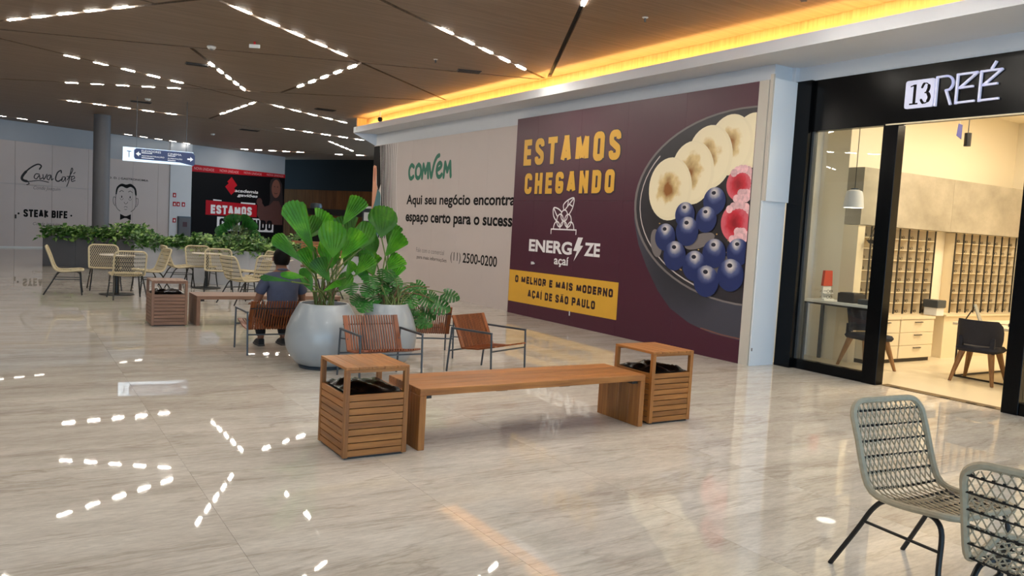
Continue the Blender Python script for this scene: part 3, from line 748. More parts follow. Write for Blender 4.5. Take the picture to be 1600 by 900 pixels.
for y_, z_, ry, rz, rot in ((7.52,3.02,0.30,0.34,0.3), (7.92,2.98,0.37,0.39,0.25), (8.30,2.83,0.40,0.42,0.2), (8.62,2.62,0.40,0.43,0.2), (9.06,2.39,0.43,0.44,0.15)):
    flatp('printed_banana_edge', epts(y_-0.03, z_-0.02, ry+0.03, rz+0.03, rot), 'banana_skin', d)
    flatp('printed_banana_slice', epts(y_, z_, ry, rz, rot), 'banana', d-0.0006); d -= 0.0012
for y_, z_, r_ in ((7.64,2.42,0.24), (7.65,1.90,0.28)):
    flatp('printed_raspberry', epts(y_, z_, r_+0.03, r_), 'raspberry', d)
    for k in range(15):
        a = -1.9+k*0.30; yk, zk = y_-(r_)*cos(a)*0.92, z_+r_*sin(a)*0.86
        if a > -2.2: flatp('printed_drupelet', epts(yk, zk, 0.062, 0.056, 0, 12), 'drupelet', d-0.0006-0.00005*k)
    for k in range(6):
        flatp('printed_drupelet', epts(y_-0.10+0.05*(k % 3), z_-0.12-0.07*(k//3), 0.062, 0.056, 0, 12), 'drupelet', d-0.0016-0.00005*k)
d -= 0.003
for y_, z_, r_ in ((8.11,2.19,0.21),(8.67,1.99,0.20),(8.24,1.93,0.20),(8.60,1.75,0.23),(9.05,1.65,0.22),(7.61,1.50,0.20),(8.04,1.46,0.22),(8.82,1.38,0.235),(8.40,1.26,0.235),(7.71,1.18,0.24),(8.15,1.06,0.24)):
    flatp('printed_blueberry', epts(y_, z_, r_, r_*0.93), 'blueberry', d)
    flatp('printed_blueberry_eye', epts(y_+0.02, z_+r_*0.55, r_*0.20, r_*0.13, 0, 12), 'berry_eye', d-0.0006); d -= 0.0008

# ---- white return boards at the end of the purple hoarding
t = thing('return_board', 'white boards closing the right end of the purple hoarding', 'board', (8.42, 7.30, 0), 0)
MB().box(0.0, 0.46, -0.02, 0.0, 0.0, 2.20).build('lower_board', MATS['white_board'], t)
MB().box(0.03, 0.56, -0.055, -0.022, 2.20, 3.79).build('upper_board', MATS['white_board'], t)
MB().box(0.0, 0.03, -0.05, 0.0, 2.20, 3.84).build('corner_strip', MATS['beige_edge'], t)
for i in range(1): MB().box(0.01, 0.025, -0.028, -0.02, 0.2+0.35*i, 0.24+0.35*i).build('staple', MATS['print_grey'], t)

# ================================================================== far left hoardings
W0 = (-0.2, 32.9)
def wall_at(u, off=0.0): return (W0[0]+u*TX+off*TY, W0[1]+u*TY-off*TX, 0)
t = thing('cafe_hoarding', 'pale pink hoarding with Çava Café and STEAK BIFE lettering', 'hoarding', wall_at(0, 0.06), A24)
panels(t, [-7.2, -5.9, -4.6, -3.3, -2.0, -0.75, 0.49, 1.74, 3.05, 3.72], [0.0, 2.22, 3.70], 0.0, 0.055, MATS['pink_board'], 0.004)
b_ = mat('script_black', (26, 20, 22), 0.6); f1 = -0.002
mb = MB()
mb.stroke(smoothpts([(1.30,2.80),(1.36,2.92),(1.22,2.96),(0.95,2.78),(0.74,2.52),(0.74,2.38),(0.95,2.34),(1.3,2.40),(1.62,2.36)], 7), [0.05]*20+[0.085]*15+[0.03]*14, f1)
mb.stroke(smoothpts([(0.9,2.33),(0.96,2.27),(0.88,2.22)], 5), 0.03, f1)
mb.stroke(smoothpts([(1.30,2.62),(1.18,2.62),(1.12,2.5),(1.2,2.45),(1.30,2.58),(1.32,2.45),(1.4,2.5)], 5), 0.032, f1)
mb.stroke(smoothpts([(1.42,2.62),(1.45,2.45),(1.56,2.64)], 5), 0.032, f1)
mb.stroke(smoothpts([(1.70,2.62),(1.6,2.6),(1.56,2.5),(1.63,2.45),(1.7,2.6),(1.72,2.45),(1.78,2.5)], 5), 0.032, f1)
mb.stroke(smoothpts([(2.06,2.74),(2.04,2.82),(1.92,2.72),(1.86,2.5),(1.95,2.42),(2.1,2.52)], 6), 0.045, f1)
mb.stroke(smoothpts([(2.20,2.60),(2.1,2.58),(2.08,2.45),(2.15,2.45),(2.21,2.58),(2.22,2.44)], 5), 0.03, f1)
mb.stroke(smoothpts([(2.28,2.5),(2.46,2.85),(2.42,2.92),(2.34,2.5),(2.26,2.26)], 6), 0.032, f1)
mb.stroke([(2.26,2.62),(2.46,2.64)], 0.028, f1)
mb.stroke(smoothpts([(2.42,2.52),(2.54,2.58),(2.5,2.66),(2.42,2.58),(2.44,2.46),(2.56,2.5)], 5), 0.03, f1)
mb.stroke([(2.50,2.74),(2.56,2.8)], 0.028, f1)
mb.build('script_lettering', b_, t)
text('Conde Joaquim', 1.10, 2.04, 2.04, 2.20, f1, MATS['print_grey'], t, shear=0.3)
block('STEAK BIFE', 0.78, 2.30, 1.09, 1.36, f1, MATS['print_black'], t, 'letter', 0.42, 0.16, 0.35)
mb = MB().ell(0.62, 1.2, 0.035, 0.035, f1).ell(2.44, 1.2, 0.035, 0.035, f1); mb.build('dot_print', MATS['print_black'], t)
text('Conde Joaquim', 1.10, 2.04, 0.78, 0.92, f1, MATS['print_grey'], t, shear=0.3)
MB().box(0.5, 0.53, -0.05, 0, 1.02, 1.16).build('door_handle', MATS['black_metal'], t)
MB().box(-7.2, 3.72, -0.03, 0.0, 0.0, 0.05).build('base_rail', MATS['porcelain'], t)
t = thing('restaurant_hoarding', 'pale pink hoarding with a line-drawn head over a bow tie', 'hoarding', wall_at(3.75, 0.06), A24)
panels(t, [0, 1.05, 2.12, 2.62], [0.0, 3.45], 0.0, 0.055, MATS['pink_board'], 0.004)
text('D. D. | GASTRONOMIA', 0.08, 1.70, 2.66, 2.76, f1, MATS['print_black'], t, bold=0.02)
mb = MB(); X0 = 0.78
mb.flat(smoothpts([(X0-0.42,2.10),(X0-0.38,2.36),(X0-0.2,2.52),(X0,2.50),(X0+0.2,2.54),(X0+0.40,2.38),(X0+0.44,2.12),(X0+0.38,2.12),(X0+0.33,2.34),(X0+0.18,2.42),(X0+0.02,2.36),(X0-0.18,2.42),(X0-0.32,2.32),(X0-0.37,2.10)], 4), f1)
for s in (-1, 1):
    mb.stroke(smoothpts([(X0+s*0.40,2.10),(X0+s*0.42,1.8),(X0+s*0.36,1.58),(X0+s*0.22,1.46)], 5), 0.02, f1)
    mb.stroke(smoothpts([(X0+s*0.42,1.98),(X0+s*0.50,1.98),(X0+s*0.50,1.78),(X0+s*0.43,1.66)], 5), 0.018, f1)
    mb.stroke(smoothpts([(X0+s*0.10,2.22),(X0+s*0.18,2.26),(X0+s*0.26,2.20)], 4), 0.022, f1)
    mb.ell(X0+s*0.17, 2.02, 0.022, 0.05, f1, 10)
    mb.stroke(arc(X0+s*0.17, 2.0, 0.07, 200, 340, 8, 0.1), 0.012, f1)
mb.stroke(smoothpts([(X0-0.07,1.82),(X0-0.03,1.76),(X0+0.03,1.76),(X0+0.08,1.83)], 4), 0.016, f1)
mb.stroke(arc(X0, 1.60, 0.07, 20, 160, 8, 0.05), 0.016, f1); mb.stroke(arc(X0, 1.56, 0.05, 200, 340, 8, 0.03), 0.014, f1)
mb.build('face_drawing', MATS['print_black'], t)
MB().flat([(X0-0.22,1.36),(X0-0.04,1.28),(X0+0.04,1.28),(X0+0.22,1.36),(X0+0.22,1.12),(X0+0.04,1.2),(X0-0.04,1.2),(X0-0.22,1.12)], f1).build('bow_tie_print', MATS['print_black'], t)
t = thing('service_column', 'white column of wall carrying fire signs and a grey cabinet', 'column', wall_at(6.38, 0.0), A24, kind='structure')
MB().box(0, 0.98, -0.10, 0.0, 0, H).build('column_face', MATS['white_paint'], t)
for x, z, lab in ((0.20,2.23,'small dark red sign above the pair of red signs'), (0.21,1.87,'left red square sign of the pair on the white column'), (0.38,1.87,'middle red square sign on the white column'), (0.62,1.87,'right red square sign on the white column'), (0.22,1.20,'red square sign left of the grey fire cabinet')):
    k = thing('fire_sign', lab, 'sign', (wall_at(6.38+x, 0.115)[0], wall_at(6.38+x, 0.115)[1], z), A24, 'red fire safety signs')
    MB().box(-0.07, 0.07, 0, 0.012, -0.09, 0.09).build('sign_plate', MATS['red_print'], k)
    MB().flat([(-0.03,-0.05),(0.03,-0.05),(0.03,0.02),(0,0.05),(-0.03,0.02)], -0.001).build('pictogram', MATS['print_white'], k)
k = thing('fire_cabinet', 'dark grey fire hose cabinet low on the white column', 'cabinet', (wall_at(6.38+0.66, 0.11)[0], wall_at(6.38+0.66, 0.11)[1], 0.0), A24)
MB().box(-0.29, 0.29, -0.06, 0.009, 0.02, 1.38).build('cabinet_body', MATS['grey_metal'], k)
MB().box(-0.26, 0.26, -0.075, -0.06, 0.08, 1.33).build('cabinet_door', MATS['column_grey'], k)
MB().box(-0.1, 0.1, -0.079, -0.075, 0.95, 1.15).build('warning_plate', mat('maroon', (70, 22, 24), 0.5), k)

# ---- gym poster
t = thing('gym_poster', 'black and red poster for a gym reading ESTAMOS CHEGANDO', 'poster', wall_at(7.38, 0.05), A24)
pw = 4.92
MB().box(0, pw, 0, 0.045, 0.0, 3.56).build('poster_board', mat('poster_black', (13, 11, 13), 0.6, spec=0.12), t)
MB().flat([(0,3.27),(pw,3.40),(pw,3.56),(0,3.56)], f1).build('red_band', MATS['red_print'], t)
for i in range(4): text('NOVA UNIDADE', 0.12+i*1.25, 1.08+i*1.25, 3.36+0.02*i, 3.47+0.015*i, -0.003, mat('pale_red', (214, 150, 154), 0.5), t)
MB().flat([(1.98,3.2),(2.28,2.86),(2.12,2.72),(2.22,2.62),(1.98,2.42),(1.66,2.76),(1.84,2.92),(1.76,2.98)], f1).build('diamond_emblem', MATS['red_print'], t)
text('academia', 2.14, 3.42, 2.56, 2.70, f1, MATS['print_white'], t, bold=0.02, shear=0.2)
text('gaviões', 2.30, 3.40, 2.34, 2.50, f1, MATS['print_white'], t, bold=0.03, shear=0.2)
MB().flat([(0.72,1.50),(3.38,1.50),(3.38,2.06),(0.72,2.12)], f1).build('red_block', MATS['red_print'], t)
MB().flat([(1.08,2.12),(1.5,2.12),(1.5,2.16),(1.08,2.18)], f1).flat([(2.5,2.06),(3.28,2.06),(3.28,2.13),(2.5,2.13)], f1).build('white_bar', MATS['print_white'], t)
block('ESTAMOS', 0.97, 3.10, 1.56, 1.94, -0.003, MATS['print_white'], t, 'letter', 0.40, 0.2)
MB().flat([(1.30,0.84),(4.34,0.84),(4.34,1.44),(1.30,1.44)], f1).build('white_block', MATS['print_white'], t)
block('CHEGANDO', 1.42, 4.26, 0.92, 1.38, -0.003, MATS['print_black'], t, 'letter', 0.40, 0.2)
wm = [(4.06,3.05),(4.10,3.25),(4.30,3.36),(4.58,3.34),(4.76,3.1),(4.84,2.4),(4.9,1.6),(3.9,1.6),(4.1,2.3)]
MB().flat(wm, f1).build('printed_hair', mat('hair_print', (38, 22, 18), 0.6), t)
MB().ell(4.42, 2.86, 0.25, 0.42, -0.003).build('printed_face', mat('face_print', (128, 78, 62), 0.6), t)
MB().flat([(3.42,2.05),(3.62,2.2),(3.8,2.0),(4.1,2.1),(4.3,2.3),(4.6,2.3),(4.86,1.9),(4.86,1.2),(3.7,1.2),(3.4,1.6)], -0.0026).build('printed_shoulder', mat('shoulder_print', (84, 46, 38), 0.6), t)
MB().ell(3.5, 2.2, 0.16, 0.18, -0.003).build('printed_fist', MATS['shoulder_print'], t)
mb = MB()
for s in (-1, 1): mb.ell(4.42+s*0.09, 2.95, 0.045, 0.018, -0.004, 10)
mb.stroke(arc(4.42, 2.68, 0.09, 200, 340, 8, 0.05), 0.025, -0.004); mb.build('printed_features', MATS['hair_print'], t)

# ---- hanging direction sign
sgn = thing('direction_sign', 'blue and white lit direction sign hanging from the ceiling', 'sign', (2.44, 22.15, 2.78), radians(-6))
MB().box(0, 1.62, -0.03, 0.03, 0.0, 0.34).build('light_box', MATS['sign_white'], sgn)
mb = MB().slab([(0.28,0.06),(1.30,0.06),(1.62,0.0),(1.66,0.03),(1.66,0.26),(1.60,0.325),(0.30,0.325),(0.25,0.28),(0.25,0.11)], -0.042, -0.031); mb.build('blue_panel', MATS['sign_blue'], sgn)
text('T', 0.09, 0.19, 0.09, 0.25, -0.032, MATS['sign_blue'], sgn)
for s, a, b2, z in (('ELEVADORES', 0.42, 0.86, 0.245), ('ADMINISTRAÇÃO', 0.42, 0.94, 0.125), ('CINEMA', 1.02, 1.34, 0.225), ('ALIMENTAÇÃO', 1.02, 1.36, 0.115)):
    text(s, a, b2, z, z+0.05, -0.0435, MATS['sign_letters'], sgn)
    MB().flat([(a,z-0.03),(a+(b2-a)*0.55,z-0.03),(a+(b2-a)*0.55,z-0.015),(a,z-0.015)], -0.0435).build('small_print', MATS['sign_letters'], sgn)
MB().flat([(0.29,0.19),(0.36,0.25),(0.36,0.21),(0.40,0.21),(0.40,0.17),(0.36,0.17),(0.36,0.13)], -0.0435).flat([(1.62,0.16),(1.55,0.22),(1.55,0.18),(1.48,0.18),(1.48,0.14),(1.55,0.14),(1.55,0.10)], -0.0435).build('arrow', MATS['sign_letters'], sgn)
for x in (0.30, 1.45): MB().tube([(x,0,0.34),(x,0,H-2.78)], 0.006, 6).build('wire', MATS['grey_metal'], sgn)
# ================================================================== optician's shop on the right
XS = 8.95
sf = thing('storefront', 'black framed glass shop front with its lit name sign', 'shop front', (XS, 7.27, 0), R90)
def sx(y): return 7.27 - y
MB().box(sx(7.272), sx(7.02), -0.06, 0.14, 0, 3.80).build('jamb', MATS['black_frame'], sf)
MB().box(sx(7.02), sx(1.5), 0.0, 0.12, 3.14, 3.80, 0.004).build('fascia', MATS['black_frame'], sf)
MB().box(sx(5.95), sx(1.6), -0.012, 0.0, 3.135, 3.15).build('cream_edge', MATS['cream_lacquer'], sf)  # cream strip along the fascia's lower edge
MB().box(sx(5.985), sx(5.79), 0.0, 0.15, 0, 3.14, 0.004).build('post', MATS['black_frame'], sf)
MB().box(sx(4.33), sx(4.16), 0.0, 0.15, 0, 3.14, 0.004).build('post', MATS['black_frame'], sf)
MB().box(sx(1.72), sx(1.5), 0.0, 0.15, 0, 3.14, 0.004).build('post', MATS['black_frame'], sf)
for a, b in ((7.02, 5.985), (4.16, 1.72)):
    MB().box(sx(a), sx(b), 0.02, 0.12, 0.0, 0.13).build('bottom_rail', MATS['black_frame'], sf)
    MB().box(sx(a), sx(b), 0.065, 0.075, 0.13, 3.14).build('pane', MATS['shop_glass'], sf)
MB().box(sx(7.02), sx(6.99), 0.03, 0.11, 0.13, 3.14).build('pane_edge', MATS['grey_metal'], sf)
MB().box(sx(5.79), sx(4.33), 0.10, 0.26, -0.004, 0.006).build('threshold', mat('threshold_brown', (104, 84, 54), 0.5), sf)
for i, y in enumerate((5.66, 5.05, 4.75, 4.55)): MB().box(sx(y), sx(y-0.10), 0.11, 0.15, 0.006, 0.010).build('floor_guide', MATS['black_metal'], sf)
# sign: numbered tile and thin capitals
sg = thing('shop_sign', 'white 13 tile and thin capitals on the black fascia', 'sign', (XS-0.003, 5.72, 3.31), R90)
def q(y): return 5.72 - y
rr = [(0.03,0),(0.31,0)]; 
def rrect(x0, x1, z0, z1, r):
    return arc(x1-r, z0+r, r, -90, 0, 4)+arc(x1-r, z1-r, r, 0, 90, 4)+arc(x0+r, z1-r, r, 90, 180, 4)+arc(x0+r, z0+r, r, 180, 270, 4)
MB().slab(rrect(0.0, 0.347, -0.005, 0.315, 0.025), -0.03, 0.0).build('number_tile', MATS['logo_white'], sg)
d13 = MB(); yy = -0.0315
d13.flat([(0.10,0.045),(0.135,0.045),(0.135,0.265),(0.10,0.265)], yy).flat([(0.06,0.035),(0.165,0.035),(0.165,0.052),(0.06,0.052)], yy).flat([(0.065,0.245),(0.10,0.265),(0.10,0.245)], yy).flat([(0.062,0.238),(0.11,0.25),(0.11,0.265),(0.062,0.252)], yy)
d13.stroke(smoothpts([(0.205,0.225),(0.225,0.262),(0.262,0.262),(0.285,0.225),(0.272,0.175),(0.240,0.16)], 5), [0.03]*6+[0.012]*8+[0.038]*7+[0.012]*5, yy)
d13.stroke(smoothpts([(0.240,0.16),(0.282,0.142),(0.297,0.095),(0.270,0.048),(0.228,0.045),(0.202,0.08)], 5), [0.012]*5+[0.04]*9+[0.014]*6+[0.03]*6, yy)
d13.build('number', MATS['print_black'], sg)
def letter(strokes):
    mb = MB()
    for pts in strokes:
        for i in range(len(pts)-1):
            a, b = pts[i], pts[i+1]; dx, dz = b[0]-a[0], b[1]-a[1]; l = hypot(dx, dz); nx, nz = -dz/l*0.0105, dx/l*0.0105; ex, ez = dx/l*0.006, dz/l*0.006
            mb.slab([(a[0]-ex+nx,a[1]-ez+nz),(a[0]-ex-nx,a[1]-ez-nz),(b[0]+ex-nx,b[1]+ez-nz),(b[0]+ex+nx,b[1]+ez+nz)], -0.03, 0.0)
    mb.build('letter', MATS['logo_white'], sg)
letter([[(q(5.352),0.0),(q(5.352),0.32)], [(q(5.352),0.318)]+arc(q(5.25), 0.235, 0.085, 90, -55, 10)+[(q(5.24),0.16),(q(5.178),0.0)]])
for a in (5.118, 4.863):
    letter([[(q(a),0.0),(q(a),0.318),(q(a-0.215),0.318),(q(a-0.03),0.168),(q(a-0.175),0.172)], [(q(a),0.008),(q(a-0.20),0.012)]]
           + ([[(q(4.757),0.336),(q(4.717),0.405)]] if a < 5 else []))
# shell of the shop
o = MB().box(9.06, 15.2, 1.3, 8.0, -0.05, 0.002).build('floor_shop', MATS['shop_floor']); tag(o, 'cream stone floor inside the optician shop', 'floor', kind='structure')
o = MB().box(9.07, 15.3, 1.3, 8.1, 3.95, 4.1).build('ceiling_shop', MATS['cream_wall']); tag(o, 'cream ceiling of the optician shop', 'ceiling', kind='structure')
o = MB().box(10.25, 15.2, 7.34, 7.95, 0, 3.95).build('wall_shop_side', MATS['cream_wall']); tag(o, 'cream side wall of the shop with display shelving', 'wall', kind='structure')
o = MB().box(8.92, 10.25, 7.80, 7.95, 0, 3.95).box(8.92, 9.06, 7.42, 7.80, 0, 3.95).build('wall_shop_alcove', MATS['shop_white']); tag(o, 'white wall of the alcove behind the window desk', 'wall', kind='structure')
o = MB().box(14.82, 15.2, 1.3, 7.34, 0, 3.95).build('wall_shop_back', MATS['cream_wall']); tag(o, 'cream back wall of the shop', 'wall', kind='structure')
o = MB().box(9.07, 15.2, 1.2, 1.35, 0, 3.95).build('wall_shop_right', MATS['cream_wall']); tag(o, 'cream wall on the near side of the shop', 'wall', kind='structure')
def area(name, loc, sx_, sy_, w, col):
    L = bpy.data.lights.new(name, 'AREA'); L.shape = 'RECTANGLE'; L.size = sx_; L.size_y = sy_; L.energy = w; L.color = col
    o = bpy.data.objects.new(name, L); COL.objects.link(o); o.location = loc; return o
for i, (x, y) in enumerate(((10.6, 5.6), (12.9, 5.4), (10.6, 3.2), (12.9, 3.2))):  # panels out of view, set forward to light the cubby fronts
    k = thing('ceiling_panel', ['unseen square lamp panel over the window desk', 'unseen square lamp panel over the rear shelving', 'unseen square lamp panel near the shop entrance', 'unseen square lamp panel at the back of the shop'][i], 'ceiling light', (x, y, 3.95), 0, 'unseen lamp panels in the shop ceiling')
    MB().box(-0.45, 0.45, -0.45, 0.45, -0.03, -0.002).build('panel_frame', MATS['porcelain'], k)
    a = area('panel_light', (0, 0, -0.04), 0.8, 0.8, SHOP, (1.0, 0.85, 0.62)); a.parent = k
# concrete band
cb = thing('concrete_cladding', 'grey concrete-look cladding band above the display cubbies', 'cladding', (10.25, 7.34, 1.985), 0)
for a, b in ((0, 2.3), (2.3, 4.57)): MB().box(a+0.002, b-0.002, -0.26, 0, 0, 0.81).build('panel', MATS['concrete'], cb)
# cubby shelving
gl = MB()
for s in (-1, 1):
    gl.tube([(s*0.034+0.028*cos(2*pi*i/10), 0, 0.024+0.022*sin(2*pi*i/10)) for i in range(10)], 0.003, 4, closed=True)
    gl.tube([(s*0.062,0,0.028),(s*0.066,0.09,0.026),(s*0.066,0.11,0.01)], 0.003, 4)
gl.tube([(-0.008,0,0.03),(0.008,0,0.03)], 0.003, 4)
gl_mesh = None
def cubby(x0, x1, z0, z1, nc, nr, label, glabel):
    global gl_mesh
    t = thing('cubby_shelf', label, 'shelf', (x0, 7.34, z0), 0); w_, h_ = x1-x0, z1-z0
    MB().box(0, w_, -0.02, 0, 0, h_).build('back_panel', MATS['cream_lacquer'], t)
    d = s = None
    for i in range(nc+1):
        if d is None: d = MB().box(-0.006, 0.006, -0.172, -0.02, 0, h_).build('divider', MATS['cream_lacquer'], t, loc=(i*w_/nc,0,0)).data
        else: piece('divider', d, t, (i*w_/nc, 0, 0))
        if i == 0: ed = MB().box(-0.012, 0.012, -0.186, -0.172, 0, h_).build('front_edge', MATS['black_metal'], t, loc=(0,0,0)).data
        else: piece('front_edge', ed, t, (i*w_/nc, 0, 0))
    for k in range(nr+1):
        if s is None: s = MB().box(0, w_, -0.175, -0.02, -0.004, 0.004).build('shelf_board', MATS['cream_lacquer'], t, loc=(0,0,k*h_/nr)).data
        else: piece('shelf_board', s, t, (0, 0, k*h_/nr))
    for i in range(nc):
        for k in range(nr):
            if (i*7+k*3) % 9 == 0: continue
            x, z = x0+(i+0.5)*w_/nc, z0+k*h_/nr+0.009
            if gl_mesh is None: o = gl.build('eyeglasses', MATS['black_metal'], loc=(x, 7.20, z)); gl_mesh = o.data
            else: o = piece('eyeglasses', gl_mesh, None, (x, 7.20, z), 0.0)
            tag(o, glabel, 'eyeglasses', glabel)
cubby(10.42, 12.30, 0.69, 1.975, 8, 8, 'cubbyhole shelving left of the cream column in the shop', 'eyeglasses shown in the left cubbyhole shelving')
cubby(12.88, 14.76, 0.69, 1.975, 8, 8, 'cubbyhole shelving right of the cream column in the shop', 'eyeglasses shown in the right cubbyhole shelving')
o = MB().box(10.25, 10.41, 7.10, 7.34, 0.0, 1.98).build('end_panel', MATS['cream_lacquer']); tag(o, 'cream end panel at the left of the shelving', 'panel')
# drawer cabinets
def cabinet(x0, x1, yf, label, drawers=3):
    t = thing('drawer_cabinet', label, 'cabinet', (x0, 7.33, 0), 0); w_ = x1-x0; dp = yf-7.33
    MB().box(0.0, w_, dp+0.05, -0.001, 0, 0.06).build('plinth', MATS['bronze'], t)
    MB().box(0.0, w_, dp+0.02, -0.001, 0.06, 0.64).build('carcass', MATS['cream_lacquer'], t)
    MB().box(-0.0, w_, dp-0.01, -0.001, 0.645, 0.68).build('top_board', MATS['cream_lacquer'], t)
    for k in range(drawers):
        z = 0.065+k*0.192
        d = MB().box(0.01, w_-0.01, dp, dp+0.02, z, z+0.186, 0.003).build('drawer', MATS['cream_lacquer'], t)
        MB().box(w_*0.40, w_*0.62, dp-0.022, dp-0.010, z+0.145, z+0.157).box(w_*0.41, w_*0.43, dp-0.012, dp, z+0.145, z+0.157).box(w_*0.59, w_*0.61, dp-0.012, dp, z+0.145, z+0.157).build('handle', MATS['bronze'], d)
cabinet(10.42, 11.09, 6.86, 'cream drawer cabinet half hidden by the black door post')
cabinet(11.10, 11.97, 6.86, 'cream three-drawer cabinet right of the door post')
t = thing('side_counter', 'plain cream counter below the right cubbies', 'counter', (12.42, 7.33, 0), 0)
MB().box(0, 2.3, -0.36, -0.001, 0.0, 0.66).build('counter_body', MATS['cream_lacquer'], t)
MB().box(-0.02, 2.3, -0.40, -0.001, 0.665, 0.69).build('counter_top', MATS['cream_lacquer'], t)
t = thing('printer', 'small dark printer on a stand between the two cubby units', 'printer', (12.20, 7.02, 0.68), 0)
MB().box(-0.12, 0.12, -0.12, 0.12, 0.12, 0.24, 0.01).build('printer_body', MATS['grey_metal'], t); MB().box(-0.1, 0.1, -0.1, 0.1, 0, 0.12).build('paper_stack', MATS['porcelain'], t)
# window desk
t = thing('window_desk', 'slim white desk with a glass end panel behind the left shop window', 'desk', (9.80, 7.56, 0), 0)
MB().box(0, 0.42, -1.05, 0, 0.845, 0.885, 0.004).build('desk_top', MATS['porcelain'], t)
MB().box(0, 0.42, -1.05, 0, 0.82, 0.844).build('apron', MATS['black_metal'], t)
MB().box(0.0, 0.04, -0.04, 0.0, 0.0, 0.82).build('leg', MATS['grey_metal'], t)
MB().box(0.38, 0.42, -0.04, 0.0, 0.0, 0.82).build('leg', MATS['grey_metal'], t)
MB().box(0.38, 0.42, -1.05, -1.01, 0.0, 0.82).build('leg', MATS['grey_metal'], t)
t = thing('counter_lamp', 'red shaded stand with glasses on the window desk', 'display stand', (9.95, 7.32, 0.886), 0)
MB().add([(-0.10,-0.02,0.2),(0.10,-0.02,0.2),(0.08,-0.02,0.42),(-0.08,-0.02,0.42),(-0.10,0.02,0.2),(0.10,0.02,0.2),(0.08,0.02,0.42),(-0.08,0.02,0.42)], [(0,1,2,3),(7,6,5,4),(0,4,5,1),(3,2,6,7),(1,5,6,2),(0,3,7,4)]).build('red_card', MATS['red_card'], t)
MB().box(-0.11, 0.11, -0.06, 0.06, 0, 0.02).box(-0.09, 0.09, -0.01, 0.01, 0.02, 0.2).box(-0.1, 0.1, -0.05, 0.03, 0.09, 0.10).build('stand_frame', MATS['porcelain'], t)
for i in range(2):
    o = piece('eyeglasses', gl_mesh, None, (9.95, 7.262, 0.908+0.08*i), 0); tag(o, 'pair of glasses on the red-topped stand on the window desk', 'eyeglasses', 'glasses on the red-topped stand')
t = thing('display_box', 'dark display box on the window desk beside the red stand', 'box', (9.98, 6.93, 0.886), 0)
MB().box(-0.13, 0.13, -0.13, 0.13, 0, 0.13, 0.006).build('box_body', MATS['bronze'], t); MB().box(-0.11, 0.11, -0.11, 0.11, 0.13, 0.14).build('box_lid', MATS['black_metal'], t)
t = thing('display_tray', 'low dark tray with a small white stand on the window desk', 'tray', (9.98, 6.63, 0.886), 0)
MB().box(-0.13, 0.13, -0.11, 0.11, 0, 0.07, 0.006).build('tray_body', MATS['grey_metal'], t); MB().box(-0.01, 0.01, -0.01, 0.01, 0.07, 0.13).build('peg', MATS['porcelain'], t)
# pendant over the desk
t = thing('pendant_lamp', 'grey bell-shaped pendant lamp behind the left window', 'lamp', (9.82, 6.91, 3.949), 0)
MB().tube([(0,0,0),(0,0,-1.51)], 0.005, 6).build('cord', MATS['black_metal'], t)
MB().cyl(0, 0, -1.53, -1.49, 0.055, 18).build('cap', MATS['grey_metal'], t)
MB().lathe([(0.055,-1.51),(0.10,-1.53),(0.118,-1.60),(0.130,-1.72),(0.137,-1.755),(0.130,-1.755),(0.11,-1.60),(0.05,-1.53)], 0, 0, 28).build('shade', MATS['pendant_shade'], t, True)
MB().cyl(0, 0, -1.752, -1.742, 0.127, 24).build('diffuser', MATS['pendant_glow'], t)
# hanging ring with small display, dark track spots, blue card
t = thing('hanging_basket', 'dark wire dish hanging by cords near the left cubbies', 'basket', (10.45, 6.98, 1.72), 0)
MB().lathe([(0.001,0),(0.06,0.005),(0.10,0.05),(0.105,0.055),(0.06,0.015),(0.001,0.01)], 0, 0, 16).build('dish', MATS['bronze'], t, True)
MB().tube([(-0.09,0,0.05),(0,0,0.24),(0.09,0,0.05)], 0.004, 5).tube([(0,-0.09,0.05),(0,0,0.24),(0,0.09,0.05)], 0.004, 5).tube([(0,0,0.24),(0,0,2.2)], 0.002, 4).build('cord', MATS['bronze'], t)
for i, (x, y, z, lab) in enumerate(((11.2, 6.2, 3.22, 'black cylinder spotlight hanging below the blue card'), (11.0, 5.2, 3.3, 'short black spotlight in the middle of the shop opening'), (11.0, 4.75, 3.24, 'black cylinder spotlight near the right of the shop opening'))):
    t = thing('spotlight', lab, 'spotlight', (x, y, 3.949), 0, 'black spotlights hanging in the shop')
    MB().tube([(0,0,0),(0,0,z-3.949+0.08)], 0.006, 6).build('rod', MATS['black_metal'], t); MB().cyl(0, 0, z-3.949-0.09, z-3.949+0.09, 0.045, 16).build('can', MATS['black_metal'], t)
t = thing('hanging_card', 'blue card hanging at the top of the shop opening', 'card', (11.25, 6.35, 3.28), radians(10))
MB().add([(-0.09,0,0.0),(0.09,0,-0.03),(0.09,0,0.17),(-0.05,0,0.17),(-0.09,0.006,0.0),(0.09,0.006,-0.03),(0.09,0.006,0.17),(-0.05,0.006,0.17)], [(0,1,2,3),(7,6,5,4),(0,4,5,1),(3,2,6,7),(1,5,6,2),(0,3,7,4)]).build('card', MATS['blue_card'], t)
MB().tube([(0,0.003,0.17),(0,0.003,0.669)], 0.002, 4).build('string', MATS['porcelain'], t)
t = thing('wall_notice', 'small red notice on the back wall of the shop', 'notice', (14.815, 6.9, 1.95), R90)
MB().box(-0.09, 0.09, -0.01, 0, 0, 0.26).build('notice_plate', mat('notice_red', (214, 96, 80), 0.5), t)
